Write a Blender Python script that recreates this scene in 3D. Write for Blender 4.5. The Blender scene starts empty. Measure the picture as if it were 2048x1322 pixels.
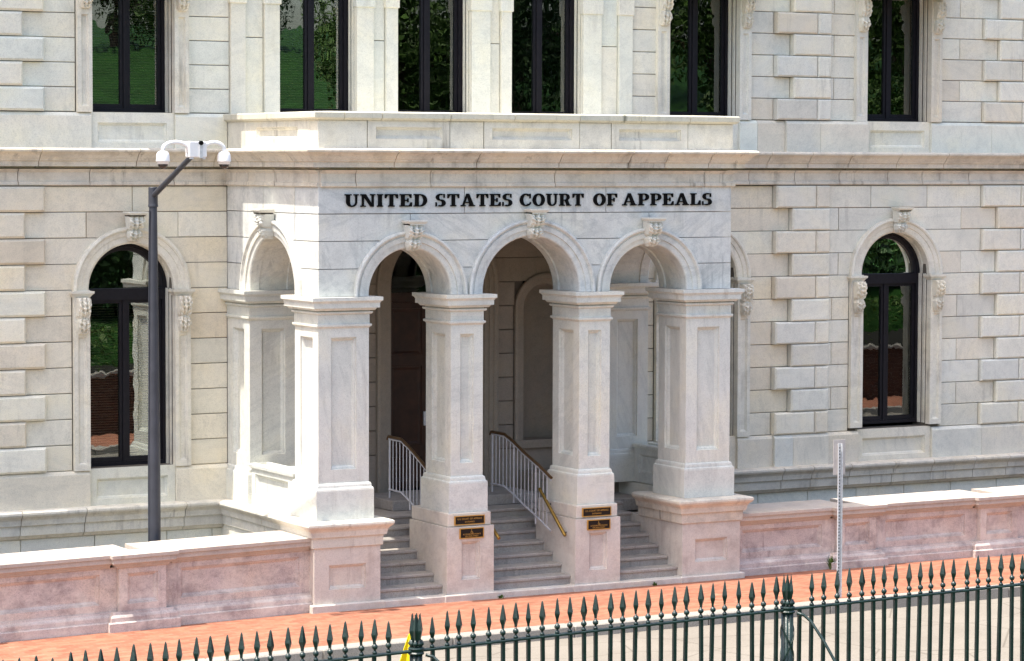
import bpy, math, random
from mathutils import Vector, Matrix
R = math.radians
random.seed(7)
sc = bpy.context.scene
COL = sc.collection

# ------------------------------------------------------------------ camera, sky, sun, exposure
cam = bpy.data.objects.new('camera', bpy.data.cameras.new('camera')); COL.objects.link(cam)
sc.camera = cam
yaw, pit, rol = 0.50535, 0.0582, -0.00327
Fv = Vector((math.sin(yaw)*math.cos(pit), math.cos(yaw)*math.cos(pit), -math.sin(pit)))
rv = Vector((math.cos(yaw), -math.sin(yaw), 0)); dv = Fv.cross(rv)
RTv = rv*math.cos(rol) + dv*math.sin(rol); DNv = rv*-math.sin(rol) + dv*math.cos(rol)
M = Matrix((RTv, -DNv, -Fv)).transposed().to_4x4()
M.translation = (-18.831, -43.729, 6.95)
cam.matrix_world = M
cam.data.sensor_width = 36.0; cam.data.lens = 36.0*5755/2048
cam.data.clip_start = 0.5; cam.data.clip_end = 2000

SUN_EL, SUN_AZ = 68.0, 0.5          # degrees; azimuth behind the facade plane, from -X
sd = Vector((-math.cos(R(SUN_EL))*math.cos(R(SUN_AZ)), math.cos(R(SUN_EL))*math.sin(R(SUN_AZ)), math.sin(R(SUN_EL))))
world = bpy.data.worlds.new('World'); sc.world = world; world.use_nodes = True
wn = world.node_tree.nodes; wl = world.node_tree.links
sky = wn.new('ShaderNodeTexSky'); sky.sky_type = 'NISHITA'; sky.sun_disc = False
sky.sun_elevation = R(SUN_EL); sky.sun_rotation = math.atan2(sd.x, sd.y)
sky.air_density = 1.0; sky.dust_density = 4.0; sky.ozone_density = 0.6
wl.new(sky.outputs[0], wn['Background'].inputs[0]); wn['Background'].inputs[1].default_value = 0.115
sun = bpy.data.objects.new('sun', bpy.data.lights.new('sun', 'SUN')); COL.objects.link(sun)
sun.data.energy = 2.2; sun.data.angle = R(0.53); sun.data.color = (1.0, 0.95, 0.86)
sun.rotation_euler = sd.to_track_quat('Z', 'Y').to_euler()
sun.location = (-30, 0, 60)
vs = sc.view_settings
vs.view_transform = 'Standard'; vs.look = 'None'; vs.gamma = 1.0; vs.use_curve_mapping = False
vs.exposure = 1.86
sc.cycles.max_bounces = 8; sc.cycles.diffuse_bounces = 5; sc.cycles.transparent_max_bounces = 16

# ------------------------------------------------------------------ materials
def node(nt, t, **kw):
    n = nt.nodes.new(t)
    for k, v in kw.items():
        if k in n.inputs: n.inputs[k].default_value = v
        else: setattr(n, k, v)
    return n

def base_mat(name, rough=0.8, spec=0.3, metal=0.0):
    m = bpy.data.materials.new(name); m.use_nodes = True
    b = m.node_tree.nodes['Principled BSDF']
    b.inputs['Roughness'].default_value = rough; b.inputs['Specular IOR Level'].default_value = spec
    b.inputs['Metallic'].default_value = metal
    return m, m.node_tree, b

def ramp(nt, stops):
    n = nt.nodes.new('ShaderNodeValToRGB'); e = n.color_ramp.elements
    while len(e) < len(stops): e.new(0.5)
    for el, (p, c) in zip(e, stops): el.position = p; el.color = c if len(c) == 4 else (*c, 1)
    return n

def mixc(nt, mode, fac, a, b):
    n = nt.nodes.new('ShaderNodeMix'); n.data_type = 'RGBA'; n.blend_type = mode
    L = nt.links
    for i, v in ((0, fac), (6, a), (7, b)):
        if hasattr(v, 'is_output') or isinstance(v, bpy.types.NodeSocket): L.new(v, n.inputs[i])
        elif i == 0: n.inputs[0].default_value = v
        else: n.inputs[i].default_value = (*v, 1) if len(v) == 3 else v
    return n.outputs[2]

def world_vec(nt, rnd=True, scale=(1, 1, 1), rot=(0, 0, 0)):
    g = nt.nodes.new('ShaderNodeNewGeometry'); out = g.outputs['Position']
    if rnd:
        oi = nt.nodes.new('ShaderNodeObjectInfo')
        c = nt.nodes.new('ShaderNodeVectorMath'); c.operation = 'SCALE'
        c.inputs[0].default_value = (37.3, 53.1, 71.7); nt.links.new(oi.outputs['Random'], c.inputs['Scale'])
        a = nt.nodes.new('ShaderNodeVectorMath'); a.operation = 'ADD'
        nt.links.new(out, a.inputs[0]); nt.links.new(c.outputs[0], a.inputs[1]); out = a.outputs[0]
    mp = nt.nodes.new('ShaderNodeMapping'); mp.inputs['Scale'].default_value = scale; mp.inputs['Rotation'].default_value = rot
    nt.links.new(out, mp.inputs['Vector']); return mp.outputs[0]

def noise(nt, vec, scale, detail=3, rough=0.55):
    n = nt.nodes.new('ShaderNodeTexNoise'); n.inputs['Scale'].default_value = scale
    n.inputs['Detail'].default_value = detail; n.inputs['Roughness'].default_value = rough
    nt.links.new(vec, n.inputs['Vector']); return n.outputs['Fac']

def stone(name, pal, vein=0.28, grime=0.38, speck=0.45, stain=(0.24, 0.215, 0.18), rough=0.82, patch=0.0, light=0.0):
    """weathered stone; pal = colours picked by the object's own random number"""
    m, nt, b = base_mat(name, rough, 0.25)
    oi = nt.nodes.new('ShaderNodeObjectInfo')
    rp = ramp(nt, [(i/(len(pal)-1), c) for i, c in enumerate(pal)]); nt.links.new(oi.outputs['Random'], rp.inputs[0])
    v = world_vec(nt)
    # cloudy tone
    r1 = ramp(nt, [(0.25, (0.87, 0.88, 0.89)), (0.48, (1, 1, 1)), (0.75, (1.08, 1.04, 0.95))])
    nt.links.new(noise(nt, v, 1.3, 4), r1.inputs[0])
    c = mixc(nt, 'MULTIPLY', 1.0, rp.outputs[0], r1.outputs[0])
    # slanting veins
    vv = world_vec(nt, True, (1.0, 1.0, 1.0), (0.3, 0.75, 0.2))
    rs_ = nt.nodes.new('ShaderNodeVectorMath'); rs_.operation = 'SCALE'; rs_.inputs[0].default_value = (23.0, 41.0, 17.0); nt.links.new(oi.outputs['Random'], rs_.inputs['Scale'])
    nt.links.new(rs_.outputs[0], vv.node.inputs['Rotation'])
    st = nt.nodes.new('ShaderNodeMapping'); st.inputs['Scale'].default_value = (7.0, 7.0, 0.7); nt.links.new(vv, st.inputs['Vector'])
    r2 = ramp(nt, [(0.50, (1, 1, 1)), (0.60, (0.74, 0.76, 0.78)), (0.68, (1, 1, 1))]); nt.links.new(noise(nt, st.outputs[0], 1.0, 5, 0.6), r2.inputs[0])
    c = mixc(nt, 'MULTIPLY', vein, c, r2.outputs[0])
    # fine grain
    r3 = ramp(nt, [(0.30, (0.62, 0.61, 0.60)), (0.48, (1, 1, 1)), (0.72, (1.16, 1.15, 1.13))])
    vg = world_vec(nt); nt.links.new(noise(nt, vg, 70, 2, 0.7), r3.inputs[0])
    c = mixc(nt, 'MULTIPLY', speck, c, r3.outputs[0])
    r7 = ramp(nt, [(0.30, (0.84, 0.83, 0.82)), (0.52, (1, 1, 1)), (0.75, (1.09, 1.08, 1.06))]); nt.links.new(noise(nt, vg, 13, 6, 0.78), r7.inputs[0])
    c = mixc(nt, 'MULTIPLY', 0.45, c, r7.outputs[0])
    # runs of dirt
    vs_ = world_vec(nt, False, (5.0, 5.0, 0.55)); g1 = noise(nt, vs_, 1.6, 5, 0.65)
    r4 = ramp(nt, [(0.53, (0, 0, 0)), (0.70, (1, 1, 1))]); nt.links.new(g1, r4.inputs[0])
    vb = world_vec(nt, False); r5 = ramp(nt, [(0.45, (0, 0, 0)), (0.65, (1, 1, 1))]); nt.links.new(noise(nt, vb, 0.9, 3), r5.inputs[0])
    mm = nt.nodes.new('ShaderNodeMath'); mm.operation = 'MULTIPLY'; nt.links.new(r4.outputs[0], mm.inputs[0]); nt.links.new(r5.outputs[0], mm.inputs[1])
    m2 = nt.nodes.new('ShaderNodeMath'); m2.operation = 'MULTIPLY'; nt.links.new(mm.outputs[0], m2.inputs[0]); m2.inputs[1].default_value = grime
    c = mixc(nt, 'MIX', m2.outputs[0], c, stain)
    if light:
        vq = world_vec(nt, True, (1, 1, 1)); r8 = ramp(nt, [(0.50, (0, 0, 0)), (0.68, (light, light, light))]); nt.links.new(noise(nt, vq, 1.9, 6, 0.7), r8.inputs[0])
        c = mixc(nt, 'MIX', r8.outputs[0], c, (.70, .64, .56))
    if patch:
        vp = world_vec(nt, False, (1, 1, 1.3)); r6 = ramp(nt, [(0.48, (0, 0, 0)), (0.66, (patch, patch, patch))]); nt.links.new(noise(nt, vp, 2.3, 6, 0.68), r6.inputs[0])
        c = mixc(nt, 'MIX', r6.outputs[0], c, stain)
    nt.links.new(c, b.inputs['Base Color'])
    bp = nt.nodes.new('ShaderNodeBump'); bp.inputs['Strength'].default_value = 0.25; bp.inputs['Distance'].default_value = 0.006
    nt.links.new(noise(nt, vg, 45, 4, 0.7), bp.inputs['Height']); nt.links.new(bp.outputs[0], b.inputs['Normal'])
    return m

def plain(name, col, rough=0.5, spec=0.4, metal=0.0, var=0.12, nscale=12, bump=0.0):
    m, nt, b = base_mat(name, rough, spec, metal)
    v = world_vec(nt)
    r = ramp(nt, [(0.3, tuple(x*(1-var) for x in col)), (0.7, tuple(min(1, x*(1+var)) for x in col))])
    nt.links.new(noise(nt, v, nscale, 4), r.inputs[0]); nt.links.new(r.outputs[0], b.inputs['Base Color'])
    if bump:
        bp = nt.nodes.new('ShaderNodeBump'); bp.inputs['Strength'].default_value = bump; bp.inputs['Distance'].default_value = 0.01
        nt.links.new(noise(nt, v, nscale*3, 4), bp.inputs['Height']); nt.links.new(bp.outputs[0], b.inputs['Normal'])
    return m

WARM = [(.66, .60, .475), (.74, .70, .585), (.62, .55, .435), (.75, .73, .635), (.655, .585, .47), (.69, .68, .585), (.715, .65, .52), (.71, .665, .555)]
COOL = [(.675, .645, .55), (.74, .715, .62), (.605, .585, .515), (.75, .73, .635), (.645, .59, .49), (.69, .65, .55), (.655, .65, .59), (.71, .685, .59)]
PALE = [(.71, .705, .615), (.74, .72, .62), (.675, .69, .62), (.73, .70, .60), (.69, .67, .58)]
PORT = [(.62, .625, .59), (.65, .645, .60), (.585, .605, .60), (.64, .635, .595)]
M_warm = stone('ashlar warm', WARM)
M_cool = stone('ashlar cool', COOL)
M_pale = stone('ashlar pale', PALE, grime=0.22)
M_port = stone('portico marble', PORT, vein=0.6, grime=0.6, patch=0.16, stain=(.20, .21, .21))
M_pier = stone('pier marble', [(.625, .63, .575), (.645, .64, .58), (.615, .625, .585)], vein=0.4, grime=0.35)
M_trim = stone('trim stone', [(.67, .64, .555), (.695, .665, .575), (.65, .625, .55)], grime=0.75, vein=0.2, patch=0.25)
M_corn = stone('cornice stone', [(.62, .565, .475), (.65, .595, .50), (.60, .55, .47)], grime=1.0, vein=0.15, patch=0.32, stain=(.17, .145, .115))
M_ped = stone('pedestal granite', [(.59, .545, .485), (.61, .565, .50), (.575, .535, .48)], vein=0.15, patch=0.3, grime=0.5, light=0.3, stain=(.24, .18, .15))
M_pink = stone('pink granite', [(.545, .47, .43), (.575, .50, .455), (.52, .45, .42), (.58, .505, .46)], vein=0.2, grime=0.85, stain=(.21, .165, .16), speck=0.8, patch=0.6, light=0.8)
M_pinkcop = stone('pink granite coping', [(.50, .44, .385), (.52, .46, .40), (.48, .425, .375)], vein=0.05, patch=0.2, grime=0.5, stain=(.22, .16, .11))
M_cope = stone('weathered coping', [(.57, .545, .45), (.60, .57, .47), (.53, .52, .435)], grime=0.95, vein=0.2, stain=(.14, .14, .10))
M_step = stone('step granite', [(.36, .33, .295), (.39, .355, .315), (.335, .31, .285)], vein=0.1, grime=0.8, stain=(.15, .14, .135), speck=0.9, patch=0.4)
M_intshade = stone('porch wall shade-darkened', [(.27, .235, .19), (.29, .25, .205), (.255, .22, .18)], grime=0.3)  # porch stone coloured much darker to deepen the shade inside the porch
M_mortar = plain('mortar', (.13, .115, .095), 0.95, 0.1)
M_frame = plain('window paint', (.009, .0078, .011), 0.5, 0.2, var=0.25)
M_wood = plain('door wood', (.030, .0105, .005), 0.35, 0.4, var=0.4, nscale=6)
M_dark = plain('room dark', (.02, .02, .02), 0.9, 0.1)
M_blind = plain('blind slats', (.55, .46, .33), 0.6, 0.3)
M_iron = plain('green iron', (.015, .030, .026), 0.36, 0.5, var=0.3, nscale=18, bump=0.25)
M_black = plain('black letters', (.004, .004, .004), 0.7, 0.08)
M_pole = plain('grey pole paint', (.040, .043, .054), 0.45, 0.4, var=0.15, nscale=5)
M_white = plain('white housing', (.78, .78, .78), 0.4, 0.4, var=0.05)
M_smoke = plain('smoked dome', (.03, .018, .014), 0.08, 0.6)
M_galv = plain('galvanised steel', (.60, .61, .62), 0.5, 0.5, 0.3, var=0.15, nscale=30)
M_signback = plain('sign back', (.50, .455, .43), 0.5, 0.4, 0.2, var=0.08)
M_yellow = plain('yellow plastic', (.86, .68, .008), 0.4, 0.4, var=0.04)
M_hole = plain('sign opening', (.25, .10, .005), 0.7, 0.2)
M_brass = plain('brass', (.27, .175, .045), 0.4, 0.5, 0.8, var=0.2)
M_rail = plain('white rail paint', (.50, .50, .515), 0.5, 0.35, var=0.12)
M_cap = plain('rail cap bronze', (.13, .075, .035), 0.4, 0.45, 0.4, var=0.2)
M_plq = plain('plaque field', (.012, .007, .005), 0.5, 0.25, 0.0)
M_gold = plain('plaque gold', (.50, .27, .06), 0.4, 0.4, 0.3, var=0.08)
M_leaf = plain('leaves', (.050, .095, .014), 0.6, 0.25, var=0.6, nscale=3)
M_leafd = plain('dark leaves', (.030, .062, .016), 0.6, 0.2, var=0.6, nscale=2)
M_bark = plain('bark', (.09, .065, .045), 0.9, 0.1, var=0.3)
M_lawn = plain('lawn', (.015, .048, .008), 0.9, 0.1, var=0.35, nscale=0.7)

def brick_mat(name, c1, c2, mort, bw=0.21, bh=0.105, plane='xy'):
    m, nt, b = base_mat(name, 0.9, 0.15)
    v = world_vec(nt, False, rot=(0, 0, 0) if plane == 'xy' else (R(90), 0, 0))
    br = nt.nodes.new('ShaderNodeTexBrick'); br.inputs['Color1'].default_value = (*c1, 1); br.inputs['Color2'].default_value = (*c2, 1)
    br.inputs['Mortar'].default_value = (*mort, 1); br.inputs['Scale'].default_value = 1.0
    br.inputs['Mortar Size'].default_value = 0.006; br.inputs['Brick Width'].default_value = bw; br.inputs['Row Height'].default_value = bh
    br.inputs['Bias'].default_value = -0.1
    nt.links.new(v, br.inputs['Vector'])
    r = ramp(nt, [(0.30, (0.74, 0.72, 0.70)), (0.50, (1, 1, 1)), (0.64, (1.08, 1.16, 1.22)), (0.72, (1.4, 1.8, 2.0))])
    vn = world_vec(nt, False, (1, 1.6, 1)); nt.links.new(noise(nt, vn, 3.4, 7, 0.72), r.inputs[0])
    c = mixc(nt, 'MULTIPLY', 1.0, br.outputs[0], r.outputs[0])
    nt.links.new(c, b.inputs['Base Color']); return m
M_brick = brick_mat('sidewalk brick', (.345, .142, .085), (.235, .09, .055), (.25, .145, .10))
M_rbrick = brick_mat('retaining brick', (.085, .042, .026), (.06, .03, .02), (.12, .09, .07), plane='xz')

def asphalt():
    m, nt, b = base_mat('street concrete', 0.92, 0.15)
    v = world_vec(nt, False)
    r = ramp(nt, [(0.3, (.19, .17, .143)), (0.55, (.215, .193, .163)), (0.75, (.235, .212, .18))]); nt.links.new(noise(nt, v, 0.7, 5, 0.6), r.inputs[0])
    r3 = ramp(nt, [(0.3, (.75, .74, .72)), (0.5, (1, 1, 1)), (0.7, (1.1, 1.1, 1.1))]); nt.links.new(noise(nt, v, 38, 3, 0.7), r3.inputs[0])
    c = mixc(nt, 'MULTIPLY', 0.8, r.outputs[0], r3.outputs[0])
    cr = nt.nodes.new('ShaderNodeTexVoronoi'); cr.feature = 'DISTANCE_TO_EDGE'; cr.inputs['Scale'].default_value = 0.45
    wv = world_vec(nt, False, (1, 1.6, 1)); nt.links.new(wv, cr.inputs['Vector'])
    r4 = ramp(nt, [(0.0, (.35, .33, .30)), (0.012, (1, 1, 1))]); nt.links.new(cr.outputs['Distance'], r4.inputs[0])
    c = mixc(nt, 'MULTIPLY', 0.55, c, r4.outputs[0])
    nt.links.new(c, b.inputs['Base Color']); return m
M_street = asphalt()
M_kerb = stone('kerb granite', [(.28, .26, .23), (.30, .28, .245), (.265, .245, .22)], grime=0.8, vein=0.1, speck=0.9, stain=(.22, .20, .17))

def glass():
    m = bpy.data.materials.new('window glass'); m.use_nodes = True; nt = m.node_tree
    nt.nodes.remove(nt.nodes['Principled BSDF']); out = nt.nodes['Material Output']
    tr = nt.nodes.new('ShaderNodeBsdfTransparent'); tr.inputs[0].default_value = (.70, .71, .69, 1)
    gl = nt.nodes.new('ShaderNodeBsdfGlossy'); gl.inputs['Roughness'].default_value = 0.0; gl.inputs['Color'].default_value = (.95, 1, .97, 1)
    fr = nt.nodes.new('ShaderNodeFresnel'); fr.inputs['IOR'].default_value = 2.3
    mx = nt.nodes.new('ShaderNodeMixShader')
    v = world_vec(nt, True, (1, 1, 0.6)); bp = nt.nodes.new('ShaderNodeBump'); bp.inputs['Strength'].default_value = 0.045; bp.inputs['Distance'].default_value = 0.02
    nt.links.new(noise(nt, v, 3.0, 2), bp.inputs['Height']); nt.links.new(bp.outputs[0], gl.inputs['Normal'])
    nt.links.new(fr.outputs[0], mx.inputs[0]); nt.links.new(tr.outputs[0], mx.inputs[1]); nt.links.new(gl.outputs[0], mx.inputs[2])
    nt.links.new(mx.outputs[0], out.inputs[0]); return m
M_glass = glass()

# ------------------------------------------------------------------ objects and mesh builder
WM = {}
def add(name, data, mat=None, parent=None, loc=(0, 0, 0), rot=None):
    o = bpy.data.objects.new(name, data); COL.objects.link(o)
    m = Matrix.Translation(loc)
    if rot is not None: m = m @ rot
    if parent is not None:
        o.parent = parent; o.matrix_parent_inverse = WM[parent.name].inverted()
    o.matrix_basis = m; WM[o.name] = m
    if mat is not None and data is not None and not data.materials: data.materials.append(mat)
    return o

def thing(name, label, cat, loc=(0, 0, 0), group=None):
    o = add(name, None, loc=loc); tag(o, label, cat, group); return o
def tag(o, label=None, cat=None, group=None, kind=None):
    if label: o['label'] = label
    if cat: o['category'] = cat
    if group: o['group'] = group
    if kind: o['kind'] = kind
    return o

class MB:
    def __init__(s): s.v = []; s.f = []
    def quadbox(s, P):              # 8 corner points: bottom 4, top 4
        n = len(s.v); s.v += [tuple(p) for p in P]
        for f in ((0, 3, 2, 1), (4, 5, 6, 7), (0, 1, 5, 4), (1, 2, 6, 5), (2, 3, 7, 6), (3, 0, 4, 7)): s.f.append(tuple(n+i for i in f))
        return s
    def box(s, x0, x1, y0, y1, z0, z1):
        return s.quadbox([(x0, y0, z0), (x1, y0, z0), (x1, y1, z0), (x0, y1, z0), (x0, y0, z1), (x1, y0, z1), (x1, y1, z1), (x0, y1, z1)])
    def cbox(s, x0, x1, y0, y1, z0, z1, c):   # front (-Y) edges chamfered by c
        n = len(s.v)
        for (a, b_, y, e) in ((x0, x1, y0, c), (x0, x1, y0+c, 0), (x0, x1, y1, 0)):
            s.v += [(a+e, y, z0+e), (b_-e, y, z0+e), (b_-e, y, z1-e), (a+e, y, z1-e)]
        s.f.append((n, n+1, n+2, n+3))
        for k in (0, 4):
            for i in range(4):
                j = (i+1) % 4; s.f.append((n+k+j, n+k+i, n+k+4+i, n+k+4+j))
        s.f.append((n+11, n+10, n+9, n+8)); return s
    def bevbox(s, x0, x1, y0, y1, z0, z1, c):  # all edges softened: rounded rectangle in plan and section
        n = len(s.v)
        for (z, e) in ((z0, c), (z0+c, 0), (z1-c, 0), (z1, c)):
            a0, a1, b0, b1 = x0+e, x1-e, y0+e, y1-e
            k = c*0.7 if e == 0 else 0.0
            s.v += [(a0+k, b0, z), (a1-k, b0, z), (a1, b0+k, z), (a1, b1-k, z), (a1-k, b1, z), (a0+k, b1, z), (a0, b1-k, z), (a0, b0+k, z)]
        s.f.append(tuple(n+i for i in range(7, -1, -1))); s.f.append(tuple(n+24+i for i in range(8)))
        for r_ in range(3):
            for i in range(8):
                j = (i+1) % 8; s.f.append((n+r_*8+i, n+r_*8+j, n+r_*8+8+j, n+r_*8+8+i))
        return s
    def prism(s, pts, d0, d1, ax='y'):  # polygon (u,z) extruded along ax between d0 and d1
        n = len(s.v); m = len(pts)
        for d in (d0, d1):
            for (u, z) in pts: s.v.append((u, d, z) if ax == 'y' else (d, u, z) if ax == 'x' else (u, z, d))
        s.f.append(tuple(n+i for i in range(m))); s.f.append(tuple(n+m+i for i in range(m-1, -1, -1)))
        for i in range(m):
            j = (i+1) % m; s.f.append((n+j, n+i, n+m+i, n+m+j))
        return s
    def rings(s, rings, closed_ring=True, cap=True, loop=False):
        n = len(s.v); k = len(rings[0])
        for r_ in rings: s.v += [tuple(p) for p in r_]
        m = len(rings); seg = m if loop else m-1
        for a in range(seg):
            b_ = (a+1) % m
            for i in range(k if closed_ring else k-1):
                j = (i+1) % k; s.f.append((n+a*k+i, n+a*k+j, n+b_*k+j, n+b_*k+i))
        if cap and closed_ring and not loop:
            s.f.append(tuple(n+i for i in range(k-1, -1, -1))); s.f.append(tuple(n+(m-1)*k+i for i in range(k)))
        return s
    def tube(s, pts, r, n=8, radii=None, cap=True):
        rs = []; P = [Vector(p) for p in pts]; up = Vector((0.0123, 0.031, 1)).normalized()
        for i, p in enumerate(P):
            t = (P[min(i+1, len(P)-1)] - P[max(i-1, 0)]).normalized()
            a = t.cross(up)
            if a.length < 1e-3: a = t.cross(Vector((1, 0, 0)))
            a.normalize(); b_ = t.cross(a).normalized(); rr = radii[i] if radii else r
            rs.append([p + (a*math.cos(2*math.pi*j/n) + b_*math.sin(2*math.pi*j/n))*rr for j in range(n)])
        return s.rings(rs, True, cap)
    def lathe(s, prof, c=(0, 0, 0), n=16, ax='z'):
        rs = []
        for (r_, z) in prof:
            rs.append([(c[0]+r_*math.cos(2*math.pi*j/n), c[1]+r_*math.sin(2*math.pi*j/n), c[2]+z) if ax == 'z' else
                       (c[0]+r_*math.cos(2*math.pi*j/n), c[1]+z, c[2]+r_*math.sin(2*math.pi*j/n)) for j in range(n)])
        return s.rings(rs)
    def panel(s, o, u, v, w, h, pr=None, m=0.05, d=0.04):
        """face at o spanned by unit vectors u (width w), v (height h), normal u x v outward; pr=(u0,u1,v0,v1) recessed panel"""
        o = Vector(o); u = Vector(u); v = Vector(v); nrm = u.cross(v)
        P = lambda a, b_, dd: tuple(o + u*a + v*b_ - nrm*dd)
        n = len(s.v); rect = lambda a0, a1, b0, b1, dd: [P(a0, b0, dd), P(a1, b0, dd), P(a1, b1, dd), P(a0, b1, dd)]
        if pr is None:
            s.v += rect(0, w, 0, h, 0); s.f.append((n, n+1, n+2, n+3)); return s
        u0, u1, v0, v1 = pr
        lv = [rect(0, w, 0, h, 0), rect(u0, u1, v0, v1, 0), rect(u0+.006, u1-.006, v0+.006, v1-.006, d*.45), rect(u0+m*.45, u1-m*.45, v0+m*.45, v1-m*.45, d*.5), rect(u0+m, u1-m, v0+m, v1-m, d)]
        for l in lv: s.v += l
        for k in range(len(lv)-1):
            for i in range(4):
                j = (i+1) % 4; s.f.append((n+k*4+i, n+k*4+j, n+k*4+4+j, n+k*4+4+i))
        k = (len(lv)-1)*4; s.f.append((n+k, n+k+1, n+k+2, n+k+3)); return s
    def panelbox(s, x0, x1, y0, y1, z0, z1, front=None, left=None, right=None, back=None, m=0.05, d=0.04, caps=True):
        w, dp, h = x1-x0, y1-y0, z1-z0
        s.panel((x0, y0, z0), (1, 0, 0), (0, 0, 1), w, h, front, m, d)
        s.panel((x0, y1, z0), (0, -1, 0), (0, 0, 1), dp, h, left, m, d)
        s.panel((x1, y0, z0), (0, 1, 0), (0, 0, 1), dp, h, right, m, d)
        s.panel((x1, y1, z0), (-1, 0, 0), (0, 0, 1), w, h, back, m, d)
        if caps:
            s.panel((x0, y0, z1), (1, 0, 0), (0, 1, 0), w, dp); s.panel((x0, y1, z0), (1, 0, 0), (0, -1, 0), w, dp)
        return s
    def shear(s, k, x0, n0=0):
        s.v = s.v[:n0] + [(x, y, z + k*(x-x0)) for (x, y, z) in s.v[n0:]]; return s
    def mesh(s, name):
        me = bpy.data.meshes.new(name); me.from_pydata(s.v, [], s.f); me.validate(); me.update(); return me
    def build(s, name, mat, parent=None, loc=(0, 0, 0), smooth=False, rot=None):
        me = s.mesh(name)
        if smooth:
            for p in me.polygons: p.use_smooth = True
        return add(name, me, mat, parent, loc, rot)

def offset_path(path, p, closed=False):
    """plan path shifted outward (to the right of travel) by p with mitres"""
    n = len(path); out = []
    for i, (x, y) in enumerate(path):
        ds = []
        if closed or i > 0: a = path[(i-1) % n]; ds.append((x-a[0], y-a[1]))
        if closed or i < n-1: b_ = path[(i+1) % n]; ds.append((b_[0]-x, b_[1]-y))
        ns = []
        for dx, dy in ds:
            l = math.hypot(dx, dy); ns.append((dy/l, -dx/l))
        if len(ns) == 1: out.append((x+ns[0][0]*p, y+ns[0][1]*p))
        else:
            (a, b_), (c, d) = ns; k = 1 + a*c + b_*d
            out.append((x+(a+c)/k*p, y+(b_+d)/k*p))
    return out

def sweep(mb, path, prof, closed=False):
    """prof: closed outline of (projection, z); path in plan, outward on the right of travel"""
    cols = [offset_path(path, p, closed) for (p, z) in prof]
    rs = [[(cols[k][i][0], cols[k][i][1], prof[k][1]) for k in range(len(prof))] for i in range(len(path))]
    return mb.rings(rs, True, not closed, closed)

def cut_path(path, cuts, gap=0.006):
    """split a plan path at distances cuts -> list of sub paths"""
    L = [0]
    for a, b_ in zip(path, path[1:]): L.append(L[-1] + math.hypot(b_[0]-a[0], b_[1]-a[1]))
    def pt(s):
        for i in range(len(path)-1):
            if s <= L[i+1] + 1e-9:
                t = (s-L[i])/(L[i+1]-L[i]); return (path[i][0]+(path[i+1][0]-path[i][0])*t, path[i][1]+(path[i+1][1]-path[i][1])*t)
        return path[-1]
    es = [0] + [c for c in cuts if 0.05 < c < L[-1]-0.05] + [L[-1]]; out = []
    for a, b_ in zip(es, es[1:]):
        a2, b2 = a+gap/2, b_-gap/2
        out.append([pt(a2)] + [path[i] for i in range(len(path)) if a2+.03 < L[i] < b2-.03] + [pt(b2)])
    return out

# ================================================================== THE SETTING
gz = lambda x: 0.0155*x if x < 0 else 0.003*x
def ground_sheet(name, xs, y0, y1, dz, mat, ny=1):
    mb = MB()
    for j in range(ny+1):
        for x in xs: mb.v.append((x, y0+(y1-y0)*j/ny, gz(x)+dz))
    k = len(xs)
    for j in range(ny):
        for i in range(k-1): mb.f.append((j*k+i, j*k+i+1, (j+1)*k+i+1, (j+1)*k+i))
    o = mb.build(name, mat); tag(o, kind='structure'); return o
XS = [-70, -30, -12, 0, 8, 30, 90]
ground_sheet('sidewalk', XS, -6.42, -2.6, 0.0, M_brick)
ground_sheet('street', XS, -21.6, -6.7, -0.165, M_street)
ground_sheet('opposite_sidewalk', XS, -24.25, -21.3, 0.0, M_brick)
mb = MB().box(-70, 90, -2.7, 0.6, -1.2, -1.0); tag(mb.build('areaway_floor', M_mortar), kind='structure')
# kerb of single stones
kerb = MB().box(-70, 90, -6.64, -6.45, -1.6, -1.45); kerb = tag(kerb.build('kerb', M_kerb), kind='structure')
for yk, y0, y1 in ((0, -6.72, -6.41), (1, -21.62, -21.3)):
    x = -16.0 if yk == 0 else -2.0
    while x < (22 if yk == 0 else 48):
        L_ = random.uniform(1.6, 2.4); mb = MB()
        n0 = len(mb.v); mb.bevbox(x+.006, x+L_-.006, y0+random.uniform(-.004, .004), y1, -.45, .012, .018); 
        mb.v = [(a, b_, c+gz(a)) for a, b_, c in mb.v]
        mb.build('kerb_stone', M_kerb, kerb); x += L_
# hill of Capitol-like park behind the street
def hill(x, y):
    pts = [(-24.6, 1.55), (-25.3, 2.3), (-43.7, 5.2), (-60, 8.2), (-85, 12.0), (-140, 16), (-400, 24)]
    for (a, za), (b_, zb) in zip(pts, pts[1:]):
        if y >= b_: return za + (zb-za)*(a-y)/(a-b_) + 0.012*(x+8)*(1 if x > -8 else .5)*(1 if y > -60 else .4)
    return 30
mb = MB(); ys = [-24.6, -25.3, -28, -32, -37, -43.7, -50, -56, -62, -70, -78, -86, -100, -140, -250, -400]; xs = [-300, -120, -60, -40, -30, -20, -14, -8, -2, 4, 10, 20, 30, 40, 55, 75, 110, 200, 400]
for y in ys:
    for x in xs: mb.v.append((x, y, hill(max(-40, min(60, x)), y) + (random.uniform(-.12, .12) if y < -27 else 0)))
k = len(xs)
for j in range(len(ys)-1):
    for i in range(k-1): mb.f.append((j*k+i+1, j*k+i, (j+1)*k+i, (j+1)*k+i+1))
tag(mb.build('lawn', M_lawn, smooth=True), kind='structure')

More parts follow.
